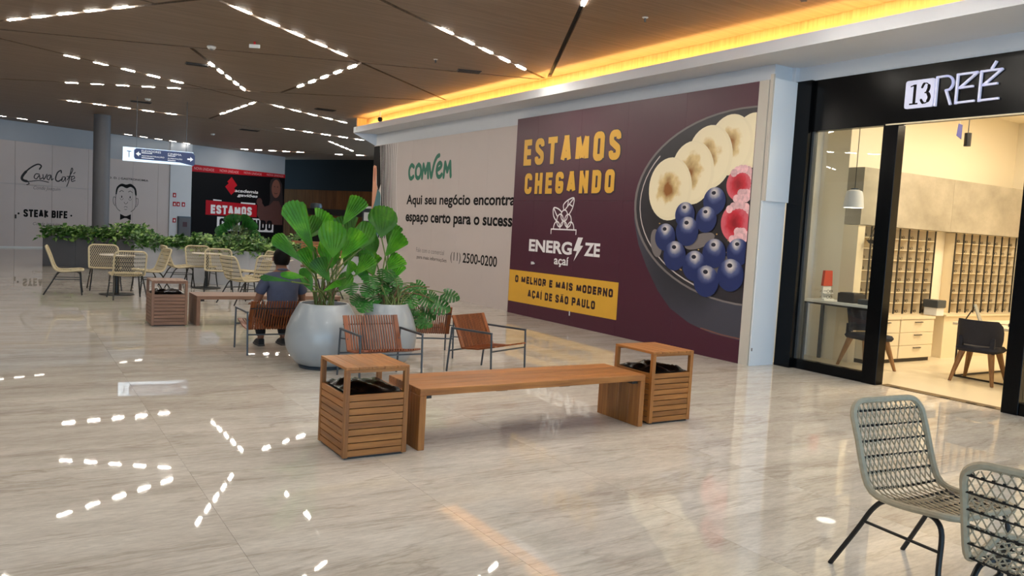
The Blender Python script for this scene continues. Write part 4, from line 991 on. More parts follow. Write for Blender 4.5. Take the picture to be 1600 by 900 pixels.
# consulting table
t = thing('consulting_table', 'table with dark metal loop legs in the shop opening', 'table', (10.78, 5.93, 0), 0)
MB().box(0, 1.5, -1.75, 0, 0.70, 0.735, 0.003).build('table_top', MATS['cream_lacquer'], t)
for y in (-0.06, -1.69): MB().tube([(0.05,y,0.70),(0.05,y,0.015),(1.45,y,0.015),(1.45,y,0.70)], 0.014, 6).build('leg_loop', MATS['bronze'], t)
MB().tube([(0.05,-0.06,0.015),(0.05,-1.69,0.015)], 0.012, 6).build('stretcher', MATS['bronze'], t)
t = thing('tabletop_mirror', 'grey tilted mirror standing on the consulting table', 'mirror', (11.25, 5.80, 0.7355), radians(20))
MB().add([(-0.13,0.0,0.0),(0.13,0.0,0.0),(0.10,0.09,0.24),(-0.10,0.09,0.24),(-0.13,0.012,0.0),(0.13,0.012,0.0),(0.10,0.102,0.24),(-0.10,0.102,0.24)], [(0,1,2,3),(7,6,5,4),(0,4,5,1),(3,2,6,7),(1,5,6,2),(0,3,7,4)]).build('mirror_glass', MATS['screen_grey'], t)
MB().tube([(0,0.1,0.2),(0,0.2,0.004)], 0.008, 6).build('prop', MATS['bronze'], t)
for i, x in enumerate((11.05, 11.2, 11.36)):
    o = piece('eyeglasses', gl_mesh, None, (x, 5.35-0.12*i, 0.736), 0.4); tag(o, 'pair of glasses lying on the consulting table', 'eyeglasses', 'glasses on the consulting table')
# upholstered chairs
def shop_chair(loc, rz, label):
    t = thing('upholstered_chair', label, 'chair', loc, rz, 'navy chairs in the optician shop')
    MB().box(-0.24, 0.24, -0.22, 0.25, 0.40, 0.48, 0.035).build('seat', MATS['navy_cloth'], t, True)
    vs = []; fs = []; n = 16; lev = [(0.50,0.92),(0.58,1.0),(0.68,1.0),(0.76,0.92),(0.82,0.72)]
    for (z, s) in lev:
        for side in (0, 1):
            for i in range(n+1):
                a = radians(-78*s+156*s*i/n); r = 0.27+0.04*(z-0.5)-(0.04 if side else 0)
                vs.append((r*sin(a), 0.02-r*cos(a)*0.95-(z-0.5)*0.18, z))
    m = n+1
    for k in range(len(lev)-1):
        for i in range(n):
            o = k*2*m; p = (k+1)*2*m
            fs.append((o+i, o+i+1, p+i+1, p+i)); fs.append((o+m+i+1, o+m+i, p+m+i, p+m+i+1))
        fs.append((k*2*m, (k+1)*2*m, (k+1)*2*m+m, k*2*m+m)); fs.append((k*2*m+n, k*2*m+m+n, (k+1)*2*m+m+n, (k+1)*2*m+n))
    for o in (0, (len(lev)-1)*2*m):
        for i in range(n): fs.append((o+i, o+m+i, o+m+i+1, o+i+1))
    MB().add(vs, fs).build('backrest', MATS['navy_cloth'], t, True)
    MB().box(-0.21, -0.16, -0.20, -0.15, 0.44, 0.60).box(0.16, 0.21, -0.20, -0.15, 0.44, 0.60).build('back_support', MATS['navy_cloth'], t)
    for sx_ in (-1, 1):
        for sy_ in (-1, 1):
            MB().tube([(sx_*0.17, sy_*0.15, 0.40), (sx_*0.25, sy_*0.27, 0.0)], [0.042, 0.020], 8).build('leg', MATS['oak'], t)
shop_chair((10.72, 5.50, 0), radians(-80), 'navy chair with splayed wooden legs in the middle of the shop opening')
shop_chair((10.62, 4.72, 0), radians(-95), 'navy chair partly hidden behind the right black post')
shop_chair((10.10, 6.70, 0), radians(165), 'navy chair drawn up to the window desk')
# ================================================================== furniture in the hall
# ---- slatted litter bins
def make_bin(label, loc, w, tx='teak'):
    t = thing('litter_bin', label, 'bin', loc, 0, 'slatted wooden litter bins')
    hw = w/2; hd = 0.26; ps = 0.036
    MB().box(-hw+0.02, hw-0.02, -hd+0.02, hd-0.02, 0, 0.03).build('plinth', MATS['bronze'], t)
    p = None
    for sx_ in (-1, 1):
        for sy_ in (-1, 1):
            x, y = sx_*(hw-ps/2), sy_*(hd-ps/2)
            if p is None: p = MB().box(-ps/2, ps/2, -ps/2, ps/2, 0.012, 0.622, 0.002).build('post', MATS[tx+'_z'], t, loc=(x,y,0)).data
            else: piece('post', p, t, (x, y, 0))
    f = s = None; n = 9; pitch = (0.455-0.018)/n
    for k in range(n):
        z = 0.018+k*pitch
        for sy_ in (-1, 1):
            if f is None: f = MB().box(-hw+ps, hw-ps, -0.009, 0.009, 0, pitch-0.006, 0.0015).build('slat', MATS[tx+'_x'], t, loc=(0, sy_*(hd-0.012), z)).data
            else: piece('slat', f, t, (0, sy_*(hd-0.012), z))
        for sx_ in (-1, 1):
            if s is None: s = MB().box(-0.009, 0.009, -hd+ps, hd-ps, 0, pitch-0.006, 0.0015).build('slat', MATS[tx+'_y'], t, loc=(sx_*(hw-0.012), 0, z)).data
            else: piece('slat', s, t, (sx_*(hw-0.012), 0, z))
    MB().box(-hw+0.026, hw-0.026, -hd+0.026, hd-0.026, 0.03, 0.435).build('inner_box', MATS['dark_void'], t)
    tb = None
    for k in range(5):
        x = -hw+w*(k+0.5)/5
        if tb is None: tb = MB().box(-w/10+0.0008, w/10-0.0008, -hd, hd, 0.623, 0.643, 0.002).build('top_board', MATS[tx+'_y'], t, loc=(x,0,0)).data
        else: piece('top_board', tb, t, (x, 0, 0))
    tr_ = MB().box(-hw+ps, hw-ps, -0.009, 0.009, 0.603, 0.622).build('top_rail', MATS[tx+'_x'], t, loc=(0,-hd+0.013,0)).data
    piece('top_rail', tr_, t, (0, hd-0.013, 0))
    rr_ = random.Random(int(loc[0]*100)); ph_ = loc[0]*5; n = 18; vs = []; fs = []
    for i in range(n+1):
        for j in range(n+1):
            u, v = i/n*2-1, j/n*2-1; e = max(abs(u), abs(v))
            z = (0.458+0.022*(1-e**4)+(1-e**6)*(0.014*sin(7*u+3*v+ph_)+0.012*sin(4*v-9*u*v+2*ph_)+0.008*rr_.random())) if e < 0.98 else 0.456
            vs.append((u*(hw-0.034), v*(hd-0.034), z))
    for i in range(n):
        for j in range(n): a = i*(n+1)+j; fs.append((a, a+n+1, a+n+2, a+1))
    MB().add(vs, fs).build('bin_bag', MATS['bag'], t, True)
    return t
make_bin('slatted wooden litter bin left of the near bench, black bag inside', (2.205, 5.415, 0), 0.475)
make_bin('slatted wooden litter bin at the right end of the near bench', (5.035, 5.465, 0), 0.485)
make_bin('greyish slatted litter bin beside the far bench, café chairs behind', (1.975, 12.38, 0), 0.475, 'faded')

# ---- waterfall benches
def make_bench(label, loc, L, D=0.57, Hh=0.455, tx='teak'):
    t = thing('bench', label, 'bench', loc, 0, 'waterfall wooden benches')
    th = 0.052; n = 4; a = b = None
    for k in range(n):
        y = -D/2+D*(k+0.5)/n
        if a is None:
            a = MB().box(-L/2, L/2, -D/n/2+0.0006, D/n/2-0.0006, Hh-th, Hh, 0.003).build('seat_plank', MATS[tx+'_x'], t, loc=(0,y,0)).data
            b = MB().box(-th/2, th/2, -D/n/2+0.0006, D/n/2-0.0006, 0.0, Hh-th-0.0005, 0.003).build('leg_plank', MATS[tx+'_z'], t, loc=(-L/2+th/2,y,0)).data
        else:
            piece('seat_plank', a, t, (0, y, 0)); piece('leg_plank', b, t, (-L/2+th/2, y, 0))
        piece('leg_plank', b, t, (L/2-th/2, y, 0))
    for s in (-1, 1): MB().box(s*(L/2-th-0.03)-0.03, s*(L/2-th-0.03)+0.03, -D/2+0.04, D/2-0.04, Hh-th-0.03, Hh-th-0.0005).build('cleat', MATS['bronze'], t)
    for x in (-0.35, 0.25): MB().box(x-0.05, x+0.05, -D/2+0.05, D/2-0.05, Hh-th-0.014, Hh-th-0.0005).build('cleat', MATS['bronze'], t)
make_bench('warm brown wooden bench between the two near litter bins', (3.625, 5.47, 0), 2.15)
make_bench('brown wooden bench in the distance, right of the greyish bin', (3.41, 12.42, 0), 2.15, 0.6, 0.43, 'faded')

# ---- slatted lounge armchairs
_slat = {}
def armchair(label, loc, rz, w=0.66):
    t = thing('slatted_armchair', label, 'armchair', loc, rz, 'slatted wooden armchairs on thin metal frames')
    hw = w/2
    for s in (-1, 1):
        MB().tube([(s*hw,-0.33,0.0),(s*hw,-0.28,0.50)], 0.011, 8).build('back_leg', MATS['grey_metal'], t)
        MB().tube([(s*hw,0.30,0.0),(s*hw,0.28,0.50)], 0.011, 8).build('front_leg', MATS['grey_metal'], t)
        MB().box(s*hw-0.012, s*hw+0.012, -0.29, 0.29, 0.489, 0.511, 0.004).build('armrest', MATS['grey_metal'], t)
    MB().tube([(-hw,0.285,0.30),(hw,0.285,0.30)], 0.009, 6).build('front_rail', MATS['grey_metal'], t)
    MB().tube([(-hw,-0.30,0.24),(hw,-0.30,0.24)], 0.009, 6).build('rear_rail', MATS['grey_metal'], t)
    back = [(-0.15,0.285),(-0.225,0.45),(-0.315,0.635)]; seat = [(0.31,0.355),(0.08,0.30),(-0.15,0.285)]
    def strip(path, wd, th=0.016):
        mb = MB(); vs = []; fs = []
        for i, (y, z) in enumerate(path):
            a = path[max(i-1,0)]; b = path[min(i+1,len(path)-1)]; dy, dz = b[0]-a[0], b[1]-a[1]; l = hypot(dy, dz); ny, nz = -dz/l*th/2, dy/l*th/2
            vs += [(-wd/2,y+ny,z+nz),(wd/2,y+ny,z+nz),(wd/2,y-ny,z-nz),(-wd/2,y-ny,z-nz)]
        for i in range(len(path)-1):
            o = i*4
            for k in range(4): fs.append((o+k, o+(k+1) % 4, o+4+(k+1) % 4, o+4+k))
        fs += [(3,2,1,0), tuple(len(path)*4-4+k for k in range(4))]
        return mb.add(vs, fs)
    inner = hw-0.03; n = 18
    for nm, path in (('back_slat', back), ('seat_slat', seat)):
        for wd, xs in ((0.05, [-inner+0.025, inner-0.025]), (0.012, [-inner+0.065+(2*inner-0.13)*i/(n-1) for i in range(n)])):
            for x in xs:
                k = (nm, wd)
                if k not in _slat: _slat[k] = strip(path, wd).build(nm, MATS['slat_wood'], t, loc=(x,0,0)).data
                else: piece(nm, _slat[k], t, (x, 0, 0))
    MB().tube([(-hw+0.03,-0.285,0.545),(hw-0.03,-0.285,0.545)], 0.007, 6).build('back_rail', MATS['black_metal'], t)
    MB().tube([(-hw,-0.285,0.40),(-hw+0.05,-0.19,0.40)], 0.007, 6).tube([(hw,-0.285,0.40),(hw-0.05,-0.19,0.40)], 0.007, 6).build('bracket', MATS['grey_metal'], t)
    return t
armchair('slatted armchair in front of the pale round pot, facing the bin', (3.33, 7.76, 0), radians(180), 0.68)
armchair('slatted armchair right of the plants, turned towards the bench', (4.66, 7.80, 0), radians(202), 0.64)
armchair('slatted armchair seen from behind beyond the monstera leaves', (4.53, 9.16, 0), radians(-18.6), 0.62)
armchair('slatted armchair with the seated man in it', (2.75, 9.80, 0), 0.0, 0.70)

# ---- woven café chairs
def rope_chair(label, loc, rz, rope='rope_cream'):
    t = thing('woven_chair', label, 'chair', loc, rz, 'woven rope café chairs')
    prof = smoothpts([(0.235,0.445),(0.17,0.450),(0.0,0.432),(-0.14,0.430),(-0.205,0.462),(-0.245,0.54),(-0.295,0.69),(-0.36,0.865)], 6)
    L_ = [0.0]
    for i in range(1, len(prof)): L_.append(L_[-1]+hypot(prof[i][0]-prof[i-1][0], prof[i][1]-prof[i-1][1]))
    LT = L_[-1]
    def at(s, x, off=0.0):
        s = max(0, min(LT, s))
        for i in range(1, len(prof)):
            if L_[i] >= s or i == len(prof)-1:
                k = (s-L_[i-1])/(L_[i]-L_[i-1]); y = prof[i-1][0]+k*(prof[i][0]-prof[i-1][0]); z = prof[i-1][1]+k*(prof[i][1]-prof[i-1][1])
                dip = 0.02*(1-(x/0.265)**2); dy, dz = prof[i][0]-prof[i-1][0], prof[i][1]-prof[i-1][1]; l = hypot(dy, dz)
                return (x, y-(dip+off)*dz/l, z+(dip+off)*dy/l)
    HW = 0.262; RC_ = 0.09
    loop = []
    for (cx_, cs, a0) in ((HW-RC_, RC_, -90), (HW-RC_, LT-RC_, 0), (-HW+RC_, LT-RC_, 90), (-HW+RC_, RC_, 180)):
        for i in range(7):
            a = radians(a0+90*i/6); loop.append((cx_+RC_*cos(a), cs+RC_*sin(a)))
    pts = []
    for i in range(len(loop)):
        a, b = loop[i], loop[(i+1) % len(loop)]; d = hypot(a[0]-b[0], a[1]-b[1]); n = max(1, int(d/0.04))
        for k in range(n): pts.append((a[0]+(b[0]-a[0])*k/n, a[1]+(b[1]-a[1])*k/n))
    def rim(s, x):   # frame lies on the profile itself, without the dip
        q_ = at(s, 0.265); return (x, q_[1], q_[2])
    MB().tube([rim(p[1], p[0]) for p in pts], 0.0168, 8, closed=True).build('rim_frame', MATS[rope], t, True)
    def half(s):     # half width at s, rounded corners
        e = min(s, LT-s)
        if e >= RC_: return HW
        e = max(e, 0); return HW-RC_+sqrt(max(0, RC_**2-(RC_-e)**2))
    mb = MB(); sl = 0.50
    for fam in (-1, 1):
        c = -HW-LT*sl
        while c < HW+LT*sl:
            run = []; s = 0.0
            while s <= LT+1e-6:
                x = c+fam*s*sl
                if abs(x) <= half(s): run.append(at(s, x, 0.003*fam))
                elif run:
                    if len(run) > 1: mb.tube(run, 0.0036, 4, cap=False)
                    run = []
                s += LT/34
            if len(run) > 1: mb.tube(run, 0.0036, 4, cap=False)
            c += 0.036
    tag(mb.build('woven_cord', MATS[rope], t), kind='stuff')
    for s in [LT*(0.06+0.088*i) for i in range(11)]:
        h_ = half(s)-0.008; mb2 = MB().tube([at(s, -h_+2*h_*i/8, 0.008) for i in range(9)], 0.004, 5)
        for i in range(13):
            p = at(s, -h_+2*h_*(i+0.5)/13, 0.002); mb2.box(p[0]-0.006, p[0]+0.006, p[1]-0.006, p[1]+0.006, p[2]-0.006, p[2]+0.006)
        mb2.build('cross_rod', MATS['black_metal'], t)
    for sx_ in (-1, 1):
        x = sx_*0.232
        MB().tube(smoothpts([(x*0.9,-0.06,0.415),(x,-0.13,0.410),(x*1.04,-0.19,0.35),(x*1.1,-0.26,0.22),(x*1.2,-0.385,0.0)], 4), 0.0125, 8).build('rear_leg', MATS['black_metal'], t, True)
        MB().tube(smoothpts([(x*0.9,0.08,0.420),(x,0.15,0.415),(x*1.04,0.19,0.36),(x*1.1,0.20,0.2),(x*1.2,0.225,0.0)], 4), 0.0125, 8).build('front_leg', MATS['black_metal'], t, True)
        MB().tube([(x*1.09,-0.225,0.28),(x*1.09,0.197,0.28)], 0.008, 6).build('stretcher', MATS['black_metal'], t)
        MB().tube([(x*0.9,-0.06,0.415),(x*0.9,0.08,0.420)], 0.0125, 8).build('seat_rail', MATS['black_metal'], t)
    return t
def table(label, loc, r=0.31):
    t = thing('cafe_table', label, 'table', loc, 0, 'round café tables')
    MB().lathe([(0.001,0.730),(r-0.02,0.730),(r,0.738),(r,0.744),(r-0.005,0.748),(0.001,0.748)], 0, 0, 40).build('table_top', MATS['tabletop'], t, True)
    MB().cyl(0, 0, 0.02, 0.730, 0.038, 16).build('column', MATS['black_metal'], t, True)
    MB().lathe([(0.001,0.0),(0.30,0.0),(0.30,0.012),(0.06,0.03),(0.001,0.03)], 0, 0, 32).build('base', MATS['black_metal'], t, True)
c0 = rope_chair('sand-coloured woven chair, fully seen in the right foreground', (3.906, 2.125, 0), radians(174), 'rope_sand')
def more(src, label, loc, rz, rope=None):
    c = copy_tree(src); c['label'] = label; c.location = loc; c.rotation_euler = (0, 0, rz); return c
more(c0, 'sand-coloured woven chair cut off by the bottom right corner', (3.50, 1.42, 0), radians(-80))
table('round café table just showing at the right edge', (4.22, 1.52, 0), 0.36)
f0 = rope_chair('cream woven chair at the far left of the café group, side on', (0.99, 16.75, 0), radians(-95))
for lab, x, y, rz in (
    ('cream woven chair behind the first café table, facing the viewer', 1.66, 17.55, 180),
    ('cream woven chair with its back to the viewer at the first table', 1.86, 15.95, 4),
    ('cream woven chair right of the first café table, facing left', 2.36, 17.0, 100),
    ('cream woven chair facing right, just behind the greyish bin', 3.20, 18.42, -85),
    ('cream woven chair close to the planter, behind the second table', 3.66, 18.55, 186),
    ('cream woven chair in the middle of the second table group', 3.76, 17.36, 170),
    ('cream woven chair facing right behind the far bench', 3.72, 15.05, -70),
    ('cream woven chair facing left at the right of the second table', 4.46, 17.28, 95),
    ('cream woven chair beside the seated man, back to the viewer', 4.22, 15.75, 10),
    ('cream woven chair beyond the seated man, mostly hidden', 5.45, 15.9, 120)):
    more(f0, lab, (x, y, 0), radians(rz))
table('first round café table on a black disc base at left', (1.78, 16.65, 0))
table('second round café table on a black disc base behind the bin', (3.68, 18.15, 0))
table('third round café table beside the seated man', (4.72, 16.45, 0))
# ================================================================== pots and plants
def pot(label, loc, rb, h=0.71):
    t = thing('round_pot', label, 'plant pot', loc, 0, 'pale egg-shaped pots')
    k = rb/0.43
    MB().lathe([(0.24*k,0.0),(0.25*k,0.035),(0.30*k,0.05),(0.37*k,0.13),(0.415*k,0.22),(0.43*k,0.32),(0.415*k,0.43),(0.37*k,0.55),(0.315*k,0.65),(0.285*k,h-0.01),(0.275*k,h),(0.255*k,h),(0.25*k,h-0.08)], 0, 0, 48).build('pot_body', MATS['glazed_pot'], t, True)
    MB().lathe([(0.001,0.0),(0.26*k,0.0),(0.27*k,0.02),(0.255*k,0.034),(0.001,0.034)], 0, 0, 40).build('foot_ring', MATS['grey_metal'], t, True)
    MB().lathe([(0.252*k,h-0.05),(0.15*k,h-0.035),(0.001,h-0.025)], 0, 0, 32).build('bark_mulch', MATS['bark'], t, True)
    return t
PA = (3.0, 8.60, 0); PB = (3.76, 8.58, 0)
pot('large pale grey egg-shaped pot with the fan-leaved palm', PA, 0.415)
pot('pale bluish pot behind the slatted armchair, under the monstera', PB, 0.335)
LEAF_A = [
  ((3.05,8.55,1.10),(3.02,8.62,1.42),0.22),((2.90,8.62,1.02),(2.78,8.70,1.30),0.20),((3.22,8.62,1.12),(3.33,8.70,1.42),0.2),((3.10,8.42,0.86),(3.22,8.46,1.06),0.13),
  ((2.823,8.530,1.279),(2.599,8.590,1.790),0.264),
  ((3.206,8.680,1.585),(3.428,8.740,1.901),0.180),
  ((2.959,8.280,1.236),(2.979,8.340,1.610),0.273),
  ((2.638,8.330,1.176),(2.377,8.390,1.432),0.135),
  ((2.506,8.230,0.974),(2.220,8.290,1.017),0.060),
  ((2.655,8.280,1.018),(2.436,8.340,1.044),0.067),
  ((2.988,8.430,0.963),(2.856,8.490,1.199),0.209),
  ((3.107,8.430,1.217),(3.347,8.490,1.519),0.196),
  ((3.391,8.580,1.324),(3.501,8.640,1.616),0.202),
  ((2.868,8.280,0.872),(3.085,8.340,0.972),0.061),
  ((3.130,8.330,1.022),(3.241,8.390,1.181),0.097),
  ((2.776,8.380,0.861),(2.689,8.440,1.095),0.103),
  ((2.973,8.830,1.491),(3.081,8.890,1.719),0.216),
  ((3.319,8.780,1.413),(3.291,8.840,1.680),0.219),
  ((2.819,8.730,1.417),(2.953,8.790,1.648),0.169),
  ((3.336,8.580,1.026),(3.542,8.640,1.245),0.158),
  ((2.981,8.630,1.052),(3.104,8.690,1.265),0.184),
]
LEAF_B = [
  ((3.62,8.72,1.02),(3.52,8.80,1.30),0.19),((3.80,8.66,0.95),(3.92,8.72,1.18),0.17),((3.55,8.68,0.90),(3.45,8.74,1.12),0.16),
  ((3.703,8.750,1.460),(3.744,8.810,1.818),0.268),
  ((3.762,8.750,1.245),(3.996,8.810,1.508),0.195),
  ((3.733,8.700,1.068),(3.970,8.760,1.251),0.179),
  ((3.709,8.950,1.232),(3.640,9.010,1.515),0.198),
  ((3.883,8.950,1.352),(3.971,9.010,1.623),0.184),
  ((3.617,8.900,1.044),(3.711,8.960,1.270),0.181),
]
LEAF_M = [ (4.589,8.588,0.798,0.101),(4.104,8.594,0.849,0.101),(4.207,8.640,0.884,0.087),(4.454,8.598,0.673,0.116),(4.320,8.627,0.562,0.101),(4.005,8.548,0.740,0.116),(4.165,8.597,0.506,0.109),(3.910,8.619,0.845,0.101),(3.675,8.544,0.888,0.101),(3.576,8.575,0.774,0.116),(3.436,8.506,0.687,0.101),(3.775,8.570,0.701,0.116),(3.966,8.622,0.581,0.109),(4.032,8.568,0.398,0.101),(3.834,8.593,0.511,0.101),(3.640,8.521,0.596,0.101),(3.484,8.549,0.850,0.087),(3.387,8.580,0.737,0.087),(3.836,8.556,0.963,0.087),(3.726,8.587,1.033,0.094),(3.542,8.515,0.962,0.101),(4.073,8.591,0.622,0.101),(4.286,8.645,0.730,0.087),(3.907,8.559,0.364,0.087),(3.632,8.578,0.441,0.087),(4.234,8.563,0.471,0.094),(3.287,8.534,0.871,0.072),(4.390,8.652,0.768,0.072) ]
def fan_leaf(base, tip, hw, face, parent, orig, rd=0.2, m='palm_leaf'):
    """pleated wedge leaf from base to tip"""
    B, T_ = Vector(base), Vector(tip); ax = T_-B; L = ax.length; ax.normalize()
    F = Vector(face); sd = ax.cross(F).normalized(); nm = sd.cross(ax).normalized()
    n = 14; rows = 6; vs = []; fs = []
    for j in range(rows+1):
        v = j/rows
        for i in range(n+1):
            u = i/n*2-1
            a = u*1.0
            ln = L*(1-rd*u*u*u*u-0.10*u*u)*v*1.04
            w = hw*u*(0.05+0.95*(v**0.9 if rd < 0.1 else sin(min(v,1)*pi*(0.50+0.22*rd))**1.1))
            pl = (0.010*v if i % 2 else -0.010*v)*(hw/0.2) + 0.10*hw*(u*u-0.4)*v*1.6 - 0.06*L*v*v
            jag = 0.02*L*(1 if (i % 2 and j == rows) else 0)
            p = B+ax*(ln+jag)+sd*w+nm*pl; vs.append(p-Vector(orig))
    for j in range(rows):
        for i in range(n): k = j*(n+1)+i; fs.append((k, k+1, k+n+2, k+n+1))
    MB().add(vs, fs).build('leaf', MATS[m], parent, True)
def petiole(a, b, parent, orig, m, r=0.009, bow=0.06):
    a, b = Vector(a), Vector(b); mid = (a+b)/2+Vector((0,0,bow)); mid.x = a.x*0.6+b.x*0.4; mid.y = a.y*0.6+b.y*0.4
    MB().tube([tuple(Vector(p)-Vector(orig)) for p in smoothpts([a, mid, b], 5)], r, 6).build('stem', MATS[m], parent, True)
def licuala(label, root, leaves):
    t = thing('fan_palm', label, 'plant', root, 0, 'fan-leaved palms')
    rs = random.Random(5)
    for i, (b, tp, w) in enumerate(leaves):
        d = Vector((b[0]-root[0], b[1]-root[1], 0)); out = Vector((0.18*(-1)**i, -0.9, 0.25+0.35*rs.random()))
        fan_leaf(b, tp, w*0.66, out, t, root, (0.04, 0.24, 0.06)[(i+1) % 3])
        s = Vector((root[0]+0.10*cos(i*2.4), root[1]+0.08*sin(i*2.4), root[2])); petiole(s, b, t, root, 'stem')
    for k in range(5):
        a = k*1.3; x, y = 0.13*cos(a), 0.12*sin(a)
        MB().tube([(x*0.5,y*0.5,-0.02),(x*0.8,y*0.8,0.10),(x*1.3,y*1.3,0.24)], [0.016,0.012,0.006], 6).build('old_stem', MATS['dry_stem'], t)
    return t
licuala('large fan-leaved palm in the pale pot in front of the man', (PA[0], PA[1], 0.69), LEAF_A)
licuala('fan-leaved palm with a paddle leaf against the grey hoarding', (PB[0], PB[1]+0.05, 0.69), LEAF_B)
# monstera: split heart leaves
def monstera_mesh():
    vs = []; fs = []
    half = [(0.0,0.0),(0.10,-0.16),(0.30,-0.20),(0.46,-0.06),(0.54,0.10)]
    def side(s):
        k0 = len(vs)
        # lobes: each a quad strip from midrib out
        lob = [(-0.04,0.05,0.30,-0.24,0.56,-0.10),(0.05,0.20,0.58,-0.05,0.66,0.12),(0.20,0.36,0.66,0.20,0.65,0.35),(0.36,0.52,0.64,0.44,0.56,0.60),(0.52,0.70,0.52,0.68,0.38,0.83),(0.70,1.02,0.35,0.88,0.05,1.06)]
        for (a, b, x1, y1, x2, y2) in lob:
            q0 = len(vs)
            pts = [(0,a),(0.5*x1,a+(y1-a)*0.5+0.004),(x1,y1),((x1+x2)/2*1.06,(y1+y2)/2),(x2,y2),(x2*0.5,b+(y2-b)*0.5-0.004),(0,b)]
            for (x, y) in pts: vs.append((s*x, y, -0.30*x*x-0.16*(y-0.3)**2+0.03*x))
            fs.append(tuple(range(q0, q0+7)) if s > 0 else tuple(range(q0+6, q0-1, -1)))
    side(1); side(-1)
    me = bpy.data.meshes.new('monstera_leaf'); me.from_pydata(vs, [], fs); me.update(); me.materials.append(MATS['monstera_leaf']); return me
MM = monstera_mesh()
mroot = (PB[0]+0.02, PB[1]-0.05, 0.69)
t = thing('monstera', 'monstera with split leaves spilling over the bluish pot', 'plant', mroot, 0)
rs = random.Random(11)
for i, (x, y, z, r) in enumerate(LEAF_M):
    p = Vector((x, y+0.05*rs.random(), z)); d = Vector((x-mroot[0], y-mroot[1]-0.25, 0)); d = d.normalized() if d.length > 0.05 else Vector((0.3,-1,0)).normalized()
    ax = (d*0.5+Vector((rs.uniform(-0.5,0.5), -0.25, -0.75+0.6*rs.random()))).normalized()
    nrm = Vector((0.25*rs.uniform(-1,1)+0.2*d.x, -0.8, 0.55)); nrm = (nrm-ax*nrm.dot(ax)).normalized(); sd = ax.cross(nrm)
    o = bpy.data.objects.new('leaf', MM); COL.objects.link(o); o.parent = t
    S_ = r*1.8
    M4 = Matrix((sd*S_, ax*S_, nrm*S_)).transposed().to_4x4(); st = p-ax*S_*0.45; M4.translation = st-Vector(mroot); o.matrix_local = M4
    petiole((mroot[0]+0.08*cos(i), mroot[1]+0.08*sin(i), mroot[2]-0.02), st, t, mroot, 'stem', 0.006, 0.12 if z > 0.7 else 0.22)
for a, b in (((4.06,8.56,0.88),(4.28,8.6,0.90)), ((4.02,8.56,0.80),(4.30,8.62,0.77))):
    petiole(mroot, b, t, mroot, 'dry_stem', 0.006, 0.1)

# ---- long planters with hedging
def planter(label, a, b, w, h, m, segs, hm=None):
    dx, dy = b[0]-a[0], b[1]-a[1]; L = hypot(dx, dy); ang = atan2(dy, dx)
    t = thing('long_planter', label, 'planter', (a[0], a[1], 0), ang, 'long box planters')
    for i in range(segs):
        MB().box(i*L/segs+0.003, (i+1)*L/segs-0.003, 0, w, 0, h, 0.006).build('planter_box', MATS[m], t)
        MB().box(i*L/segs+0.04, (i+1)*L/segs-0.04, 0.04, w-0.04, h, h+0.008).build('soil', MATS['soil'], t)
    return t, L, ang
def hedge(label, a, ang, L, w, z, h, n, seed, size=0.10, spill=0.1, kindm='hedge_leaf'):
    rs = random.Random(seed); mb = MB(); c, s = cos(ang), sin(ang)
    for _ in range(n):
        u = rs.uniform(-0.06, L+0.06); v = rs.uniform(-spill, w+0.05); hh = h*(0.45+0.55*abs(sin(u*2.3+seed)*cos(u*0.9+1)))
        zz = rs.uniform(0.02, hh) if v > 0 else rs.uniform(-0.10, hh*0.7)
        p = Vector((u, v, zz)); d = Vector((rs.uniform(-1,1), rs.uniform(-1.2,0.5), rs.uniform(-0.5,0.9))).normalized()
        sd = d.cross(Vector((rs.uniform(-0.4,0.4), -0.5, 1))).normalized(); l = size*rs.uniform(0.6,1.25); wd = l*rs.uniform(0.22,0.34); dr = Vector((0,0,-0.25*l))
        mb.add([p, p+d*l*0.5+sd*wd, p+d*l+dr, p+d*l*0.5-sd*wd], [(0,1,2),(0,2,3)])
    for _ in range(int(L*12)):
        u = rs.uniform(0, L); v = rs.uniform(0.02, w); mb.tube([(u,v,0),(u+rs.uniform(-0.06,0.06),v-0.03,h*0.6)], 0.005, 3)
    o = mb.build('hedge_foliage', MATS[kindm], loc=(a[0], a[1], z), rotz=ang); tag(o, label, 'foliage', kind='stuff'); return o
a, b = (0.82, 24.15), (2.98, 22.78)
_, L, ang = planter('dark slate-grey long planter at far left', a, b, 0.55, 0.80, 'slate_planter', 3)
hedge('leafy green foliage filling the dark planter at far left', a, ang, L, 0.5, 0.81, 0.42, 1500, 3, 0.15)
a, b = (2.53, 20.45), (5.35, 17.75)
_, L, ang = planter('light grey long planter behind the café chairs', a, b, 0.55, 0.80, 'concrete_planter', 4)
hedge('bright variegated foliage filling the light grey planter', a, ang, L, 0.5, 0.81, 0.36, 2100, 8, 0.14)
a, b = (6.4, 24.4), (9.2, 22.6)
_, L, ang = planter('far planter behind the fan palm, hardly seen', a, b, 0.6, 0.55, 'concrete_planter', 3)
hedge('dark foliage of the far planter below the gym poster', (5.2, 25.3), ang, 5.2, 0.9, 0.56, 0.55, 1500, 21, 0.16)
